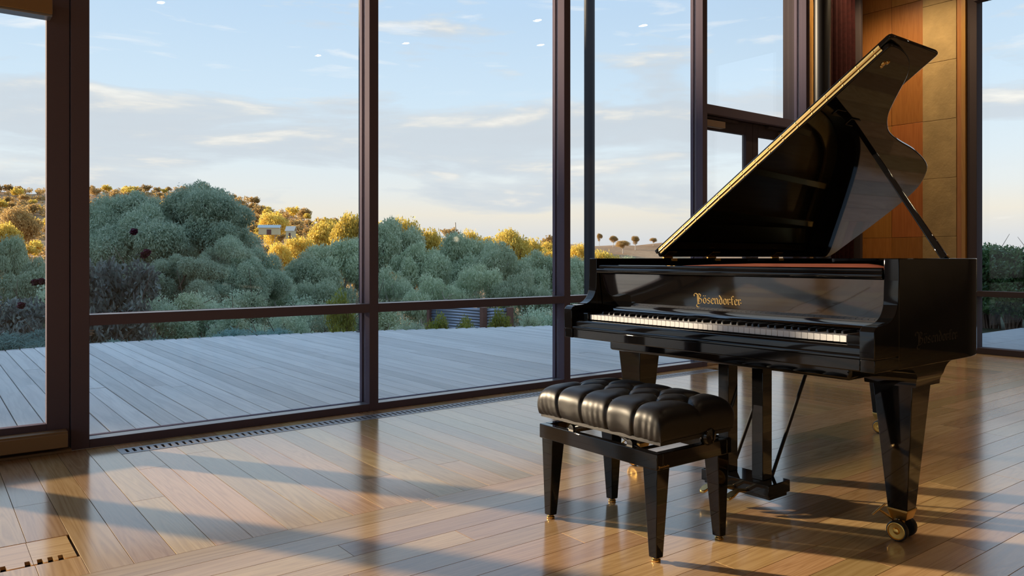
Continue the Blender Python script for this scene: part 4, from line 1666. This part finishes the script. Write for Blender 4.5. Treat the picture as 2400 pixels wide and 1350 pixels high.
golds = [
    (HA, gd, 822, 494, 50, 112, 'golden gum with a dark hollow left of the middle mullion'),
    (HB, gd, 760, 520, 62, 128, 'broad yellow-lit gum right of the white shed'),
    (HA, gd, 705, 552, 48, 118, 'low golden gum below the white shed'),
    (HB, gd, 640, 500, 44, 215, 'sunlit gum above the long pale shed roof'),
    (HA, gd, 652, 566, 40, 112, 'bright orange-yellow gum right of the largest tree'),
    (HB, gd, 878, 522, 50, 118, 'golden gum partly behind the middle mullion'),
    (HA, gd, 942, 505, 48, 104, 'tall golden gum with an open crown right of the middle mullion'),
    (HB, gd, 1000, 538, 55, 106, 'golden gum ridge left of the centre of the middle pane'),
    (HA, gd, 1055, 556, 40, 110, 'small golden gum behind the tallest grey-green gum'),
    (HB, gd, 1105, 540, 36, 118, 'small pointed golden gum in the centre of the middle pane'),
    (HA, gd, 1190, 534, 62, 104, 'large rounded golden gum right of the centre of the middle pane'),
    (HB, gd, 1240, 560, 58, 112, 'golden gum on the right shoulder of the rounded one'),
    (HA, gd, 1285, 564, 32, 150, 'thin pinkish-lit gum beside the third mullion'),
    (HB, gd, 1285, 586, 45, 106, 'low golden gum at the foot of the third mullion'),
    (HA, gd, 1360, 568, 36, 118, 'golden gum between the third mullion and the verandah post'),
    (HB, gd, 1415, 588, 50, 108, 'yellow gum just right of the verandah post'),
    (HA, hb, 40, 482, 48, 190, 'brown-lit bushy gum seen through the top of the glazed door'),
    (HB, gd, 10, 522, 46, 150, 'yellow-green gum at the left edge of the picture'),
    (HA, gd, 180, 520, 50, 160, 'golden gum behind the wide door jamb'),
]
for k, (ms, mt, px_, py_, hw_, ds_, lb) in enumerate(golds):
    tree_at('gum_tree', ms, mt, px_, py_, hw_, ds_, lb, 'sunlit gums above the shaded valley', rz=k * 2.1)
fields = [
    (HB, 1405, 547, 8, 262, 'slender lone tree on the skyline right of the verandah post'),
    (HA, 1437, 552, 12, 262, 'round-crowned tree on the skyline of the dry field'),
    (HA, 1460, 563, 17, 240, 'widest pale-trunked tree standing in the dry field'),
    (HB, 1489, 553, 14, 255, 'domed tree on the dry field left of the piano lid'),
    (HA, 1531, 557, 9, 275, 'small dark tree on the skyline beside the lid corner'),
]
for k, (ms, px_, py_, hw_, ds_, lb) in enumerate(fields):
    tree_at('field_tree', ms, hb, px_, py_, hw_, ds_, lb, 'trees standing in the dry field', rz=k * 1.7)
# dead tree on the skyline
x_, y_ = at(1014, 112)
rng = np.random.default_rng(4)
sg, tp = gum_skeleton(rng, 2, .5, .45)
tv, tq = tubes([(p * 8, q * 8, max(.05, r0 * 4), max(.04, r1 * 4)) for p, q, r0, r1 in sg], 5)
zb = float(terrain_z(x_, y_))
sc_ = (hz(522, 112) - zb) / (np.array(tv)[:, 2].max())
dt = obj_me('dead_tree', quads_mesh('dead_tree', tv * sc_, tq), M['bark'], loc=(x_, y_, zb))
tag(dt, 'leafless dead tree sticking up from the golden ridge', 'tree')

# trees scattered over the sunlit hill
hr = random.Random(17)
BU = []
for sd in (71, 72, 73):
    rng = np.random.default_rng(sd)
    cl_ = [(.30 * math.cos(a_) * q_, .30 * math.sin(a_) * q_, .34 + .26 * rng.random(), .24, .24, .24) for a_, q_ in zip(rng.random(9) * 6.28, rng.random(9) ** .5)]
    Vb, Qb = leaves(cl_, 520, .15, .09, rng, .1, .3)
    tvb, tqb = tubes([(np.array([0, 0, -.1]), np.array([.03, 0, .35]), .03, .025), (np.array([.03, 0, .35]), np.array([.15, .1, .6]), .02, .012), (np.array([.03, 0, .35]), np.array([-.12, -.08, .6]), .02, .012)], 5)
    BU.append(quads_mesh('hillside_tree', np.concatenate([Vb, tvb]), np.concatenate([Qb, tqb + len(Vb)])))
    BU[-1].materials.append(M['hilltree'])
cnt = 0
spots = []
tries = 0
while cnt < 290 and tries < 20000:
    tries += 1
    px_ = hr.uniform(-60, 900) if hr.random() < .93 else hr.uniform(900, 1300)
    rr_ = float(np.interp(px_, PXK, RRG))
    r_ = rr_ * (.38 + .64 * hr.random() ** .75)
    d_ = r_ * math.cos(math.atan((px_ - 1200) / 1815))
    if d_ < 150:
        continue
    x_, y_ = at(px_, d_)
    h_ = hr.uniform(3.6, 6.6) * (.75 + .35 * d_ / 400)
    w_ = h_ * hr.uniform(1.0, 1.35)
    if any((x_ - a_) ** 2 + (y_ - b_) ** 2 < ((w_ + c_) * .42) ** 2 for a_, b_, c_ in spots):
        continue
    spots.append((x_, y_, w_))
    z_ = float(terrain_z(x_, y_))
    o = bpy.data.objects.new('hillside_tree', BU[cnt % 3])
    o.location = (x_, y_, z_ - .1)
    o.rotation_euler = (0, 0, hr.uniform(0, 6.28))
    o.scale = (w_, w_, h_)
    o.material_slots[0].link = 'OBJECT'
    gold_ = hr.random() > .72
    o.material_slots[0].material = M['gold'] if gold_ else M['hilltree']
    link(o)
    tag(o, 'small yellow-green tree scattered over the far sunlit hillside' if gold_ else 'small olive-brown tree scattered over the far sunlit hillside', 'tree',
        'yellow-green trees on the sunlit hill' if gold_ else 'olive-brown trees on the sunlit hill')
    cnt += 1


# the scrub between those trees, too fine to count
rng = np.random.default_rng(99)
cl_ = []
while len(cl_) < 1500:
    px_ = rng.uniform(-80, 1000)
    rr_ = float(np.interp(px_, PXK, RRG))
    r_ = rr_ * (.36 + .66 * rng.random() ** .8)
    d_ = r_ * math.cos(math.atan((px_ - 1200) / 1815))
    if d_ < 130:
        continue
    x_, y_ = at(px_, d_)
    z_ = float(terrain_z(x_, y_))
    q_ = rng.uniform(.7, 2.0) * (.5 + .6 * d_ / 400)
    cl_.append((x_, y_, z_ + q_ * .5, q_, q_, q_ * .8))
Vb, Qb = leaves(cl_, 48000, .95, .62, rng, .1, .3)
tag(obj_me('hillside_scrub', quads_mesh('hillside_scrub', Vb, Qb), M['hilltree']), 'fine olive-brown scrub covering the far sunlit hillside', 'scrub', kind='stuff')

# far sheds on the hill
def shed(px_, ytop, ybot, wpx, dist, rz, label, roofpart=.7):
    x_, y_ = at(px_, dist)
    zb_, zt_ = hz(ybot, dist), hz(ytop, dist)
    w = wpx * dist / 1815
    t = empty('shed', (x_, y_, zb_ - 1.5), rz)
    tag(t, label, 'shed')
    h = zt_ - zb_ + 1.5
    hw = h * (1 - roofpart * (zt_ - zb_) / h)
    box('wall', -w / 2, w / 2, -w * .28, w * .28, 0, hw, M['shed_wall'], t)
    bm = bmesh.new()
    bm_prism(bm, [(-w * .32, hw - .1), (0, h), (w * .32, hw - .1), (0, h - .25)], 'x', -w / 2 - .3, w / 2 + .3)
    obj('roof', bm, M['shed_roof'], t)
    bm = bmesh.new()
    bm_box(bm, -w * .1, w * .12, -w * .28 - .06, -w * .28 + .05, 0, hw * .7)
    obj('shed_door', bm, M['rust'], t)


shed(632, 527, 536, 46, 190, -YAW + .15, 'long low shed with a pale roof among trees on the hill')
shed(682, 530, 545, 20, 185, -YAW - .3, 'small white gabled shed beside the long pale roof')
shed(69, 538, 548, 22, 260, -YAW, 'small yellow-lit shed on the hill seen through the glazed door')


# near shrubs along the deck
def shrub_mesh(seed, n, ln, wd_, nc=14, droop=.2, flat=.8, tall=1.0, shell=.35):
    rng = np.random.default_rng(seed)
    cl, sg = [], []
    for i in range(nc):
        a, rr_ = rng.random() * 6.28, .36 * rng.random() ** .5
        z_ = .25 + .62 * rng.random()
        z_ *= 1 - .5 * rr_
        s = .13 + .06 * rng.random()
        c = np.array([rr_ * math.cos(a), rr_ * math.sin(a), z_])
        cl.append((*c, s, s, s * flat))
        m_ = c * np.array([.45, .45, .5])
        sg.append((np.array([.05 * rng.normal(), .05 * rng.normal(), -.3]), m_, .014, .010))
        sg.append((m_, c, .010, .005))
        for k in range(2):
            e = c + rng.normal(size=3) * s * .8
            sg.append((c, e, .005, .002))
    V, Q = leaves(cl, n, ln, wd_, rng, droop, shell)
    tv, tq = tubes(sg, 5)
    return quads_mesh('foliage', V, Q), quads_mesh('branches', tv, tq)


SA = shrub_mesh(51, 20000, .030, .011, 22)
SBm = shrub_mesh(52, 20000, .030, .011, 22)
JA = shrub_mesh(53, 14000, .075, .008, 18, droop=-.25, flat=.6)
JB = shrub_mesh(54, 14000, .075, .008, 18, droop=-.25, flat=.6)
PA = shrub_mesh(55, 13000, .050, .021, 26, droop=.3, shell=.2)
LA = shrub_mesh(56, 7000, .06, .018, 16, droop=-.1)
brn = M['bark_dark']


def shrub_at(ms, mat, px_, pytop, wpx, dist, label, group=None, zb=None, rz=0, cat='shrub', name='shrub'):
    x_, y_ = at(px_, dist)
    z0 = float(terrain_z(x_, y_)) - .15 if zb is None else zb
    return plant(name, ms, (mat, brn), x_, y_, z0, hz(pytop, dist) - z0, wpx * dist / 1815, rz, label, cat, group)


shrub_at(PA, M['purple'], 255, 535, 240, 14.2, 'dark purple-leaved shrub at the left of the second pane', rz=.3, name='purple_shrub')
shrub_at(PA, M['purple'], 60, 640, 240, 14.0, 'dark purple-leaved shrub seen through the glazed door', rz=2.0, name='purple_shrub')
shrub_at(SA, M['gum'], 160, 610, 200, 15.5, 'green shrub between the two purple-leaved shrubs', rz=1.0)
jun = [(20, 770, 'leftmost feathery juniper beyond the deck edge'), (110, 745, 'feathery juniper behind the glazed door stile'), (215, 752, 'feathery juniper left in the second lower pane'),
       (320, 762, 'feathery juniper under the purple shrub'), (425, 748, 'feathery juniper below the largest gum trunk'), (530, 752, 'feathery juniper in the middle of the second lower pane'),
       (620, 745, 'feathery juniper right of the largest gum'), (700, 748, 'feathery juniper left of the yellow-green bush'), (905, 742, 'feathery juniper right of the middle mullion base')]
for k, (px_, py_, lb) in enumerate(jun):
    shrub_at((JA, JB)[k % 2], M['juniper'], px_, py_ - 10, 270, 12.4 + .5 * (k % 3) - (0.8 if px_ > 800 else 0), lb, 'junipers along the deck edge', rz=k * 1.1, name='juniper')
shrub_at(LA, M['lime'], 795, 672, 100, 13.0, 'upright yellow-green bush left of the middle mullion', rz=.5)
shrub_at(LA, M['lime'], 1028, 727, 95, 12.9, 'yellow-green bush at the left end of the corrugated planter', rz=1.5)
shrub_at(LA, M['lime'], 1092, 736, 100, 12.9, 'low yellow-green bush in front of the corrugated planter', rz=2.5)
shrub_at(LA, M['lime'], 1172, 714, 80, 12.9, 'yellow-green bush climbing the right end of the corrugated planter', rz=3.5)
shrub_at(SA, M['gum'], 960, 735, 110, 13.5, 'green shrub left of the corrugated planter', rz=.2)
shrub_at(SBm, M['gum2'], 1250, 728, 120, 14.5, 'grey-green shrub right of the corrugated planter', rz=.9)
shrub_at(SA, M['gum2'], 1350, 735, 110, 14.0, 'grey-green shrub behind the third mullion', rz=1.9)
shrub_at(SBm, M['gum'], 560, 700, 170, 15.5, 'green shrub below the right side of the largest gum', rz=2.9)
shrub_at(SA, M['gum'], 690, 690, 150, 15.0, 'dark green shrub left of the yellow-green bush', rz=2.2)
more = [(330, 650, 'dense green shrub under the left of the largest gum'), (440, 665, 'dense green shrub under the middle of the largest gum'), (520, 655, 'dense green shrub right of the gum trunks'),
        (610, 660, 'dense green shrub under the right edge of the largest gum'), (740, 668, 'dense green shrub behind the yellow-green bush'), (860, 680, 'dense green shrub hidden behind the middle mullion'),
        (150, 700, 'dense green shrub behind the door stile'), (20, 690, 'dense green shrub at the left edge of the picture'), (1290, 690, 'dense grey-green shrub by the third mullion'), (920, 695, 'dense green shrub right of the middle mullion')]
for k, (px_, py_, lb) in enumerate(more):
    shrub_at((SA, SBm)[k % 2], M[('gum', 'gum2')[k % 2]], px_, py_, 200, 17.5 + (k % 3), lb, 'dense shrubs on the slope below the deck', rz=k * .9)
# burgundy flower heads on the shrub
fl_me = None
for px_, py_ in ((314, 543), (345, 592), (338, 598), (83, 662), (50, 716), (96, 660)):
    x_, y_ = at(px_, 13.2)
    z_ = hz(py_, 13.2)
    if fl_me is None:
        rng = np.random.default_rng(9)
        Vf, Qf = leaves([(0, 0, 0, .05, .05, .045)], 160, .07, .05, rng, 0, .3)
        fl_me = quads_mesh('flower_head', Vf, Qf)
    o = obj_me('flower_head', fl_me, M['flower'], loc=(x_, y_, z_), rot=(0, 0, px_))
    tag(o, *(('burgundy leaf cluster on the shrub seen through the glazed door', 'flower', 'burgundy clusters behind the glazed door') if px_ < 200 else
             ('burgundy leaf cluster above the purple shrub in the second pane', 'flower', 'burgundy clusters in the second pane')))

# corrugated planter
cx_, cy_ = at(1133, 14.5)
pl_ = empty('corrugated_planter', (cx_, cy_, -1.4), 0)
tag(pl_, 'blue-grey corrugated steel planter with a rusty corner post beyond the deck', 'planter')
ztop = hz(723, 14.5) + 1.4


def corr_sheet(p0_, p1_):
    bm = bmesh.new()
    p0_, p1_ = Vector((*p0_, 0)), Vector((*p1_, 0))
    nrm = Vector((-(p1_ - p0_).y, (p1_ - p0_).x, 0)).normalized()
    nn = 90
    prev = None
    for i in range(nn + 1):
        z_ = ztop * i / nn
        off = nrm * .012 * math.sin(z_ * 2 * math.pi / .055)
        a, b = bm.verts.new(p0_ + off + Vector((0, 0, z_))), bm.verts.new(p1_ + off + Vector((0, 0, z_)))
        if prev:
            bm.faces.new((prev[0], prev[1], b, a))
        prev = (a, b)
    o = obj('corrugated_sheet', bm, M['corr'], pl_, smooth=180)
    m = o.modifiers.new('thick', 'SOLIDIFY')
    m.thickness = .003


le = Vector(at(1008, 15.6)) - Vector((cx_, cy_))
re = Vector(at(1195, 14.5)) - Vector((cx_, cy_))
corr_sheet((le.x, le.y), (0, 0))
corr_sheet((0, 0), (re.x, re.y))
for v in ((0, 0), (re.x, re.y), (le.x, le.y)):
    box('corner_post', v[0] - .05, v[0] + .05, v[1] - .05, v[1] + .05, 0, ztop + .02, M['rust'], pl_, bevel=.004)

# ---- terrace and shrubs outside the right-hand window
ter = tag(box('terrace', XR + .15, 14.5, -6, 4.5, -.12, -.042, M['dark']), kind='structure')
for i in range(6):
    for j in range(11):
        xa, ya = XR + .16 + i * .62, -2.4 + j * .62
        box('paver', xa + .003, xa + .617, ya + .003, ya + .617, -.042, -.012, M['paver'], ter, bevel=.003)
gs = [(2320, 540, 200, 12.6, 'tallest dark glossy shrub beside the right-hand window mullion'), (2425, 546, 210, 12.3, 'dark glossy shrub cut by the right edge of the picture'),
      (2225, 552, 190, 13.4, 'dark glossy shrub hidden behind the window mullion and piano'), (2375, 580, 170, 11.9, 'lower dark glossy shrub in front between two taller ones'),
      (2510, 556, 200, 12.8, 'dark glossy shrub beyond the right edge of the window')]
GSm = shrub_mesh(61, 9000, .060, .026, 34, droop=.2, shell=.2)
for k, (px_, py_, w_, ds_, lb) in enumerate(gs):
    shrub_at(GSm, M['glossleaf'], px_, py_, w_, ds_, lb, 'glossy shrubs beyond the terrace', zb=-.02, rz=k * 1.4)
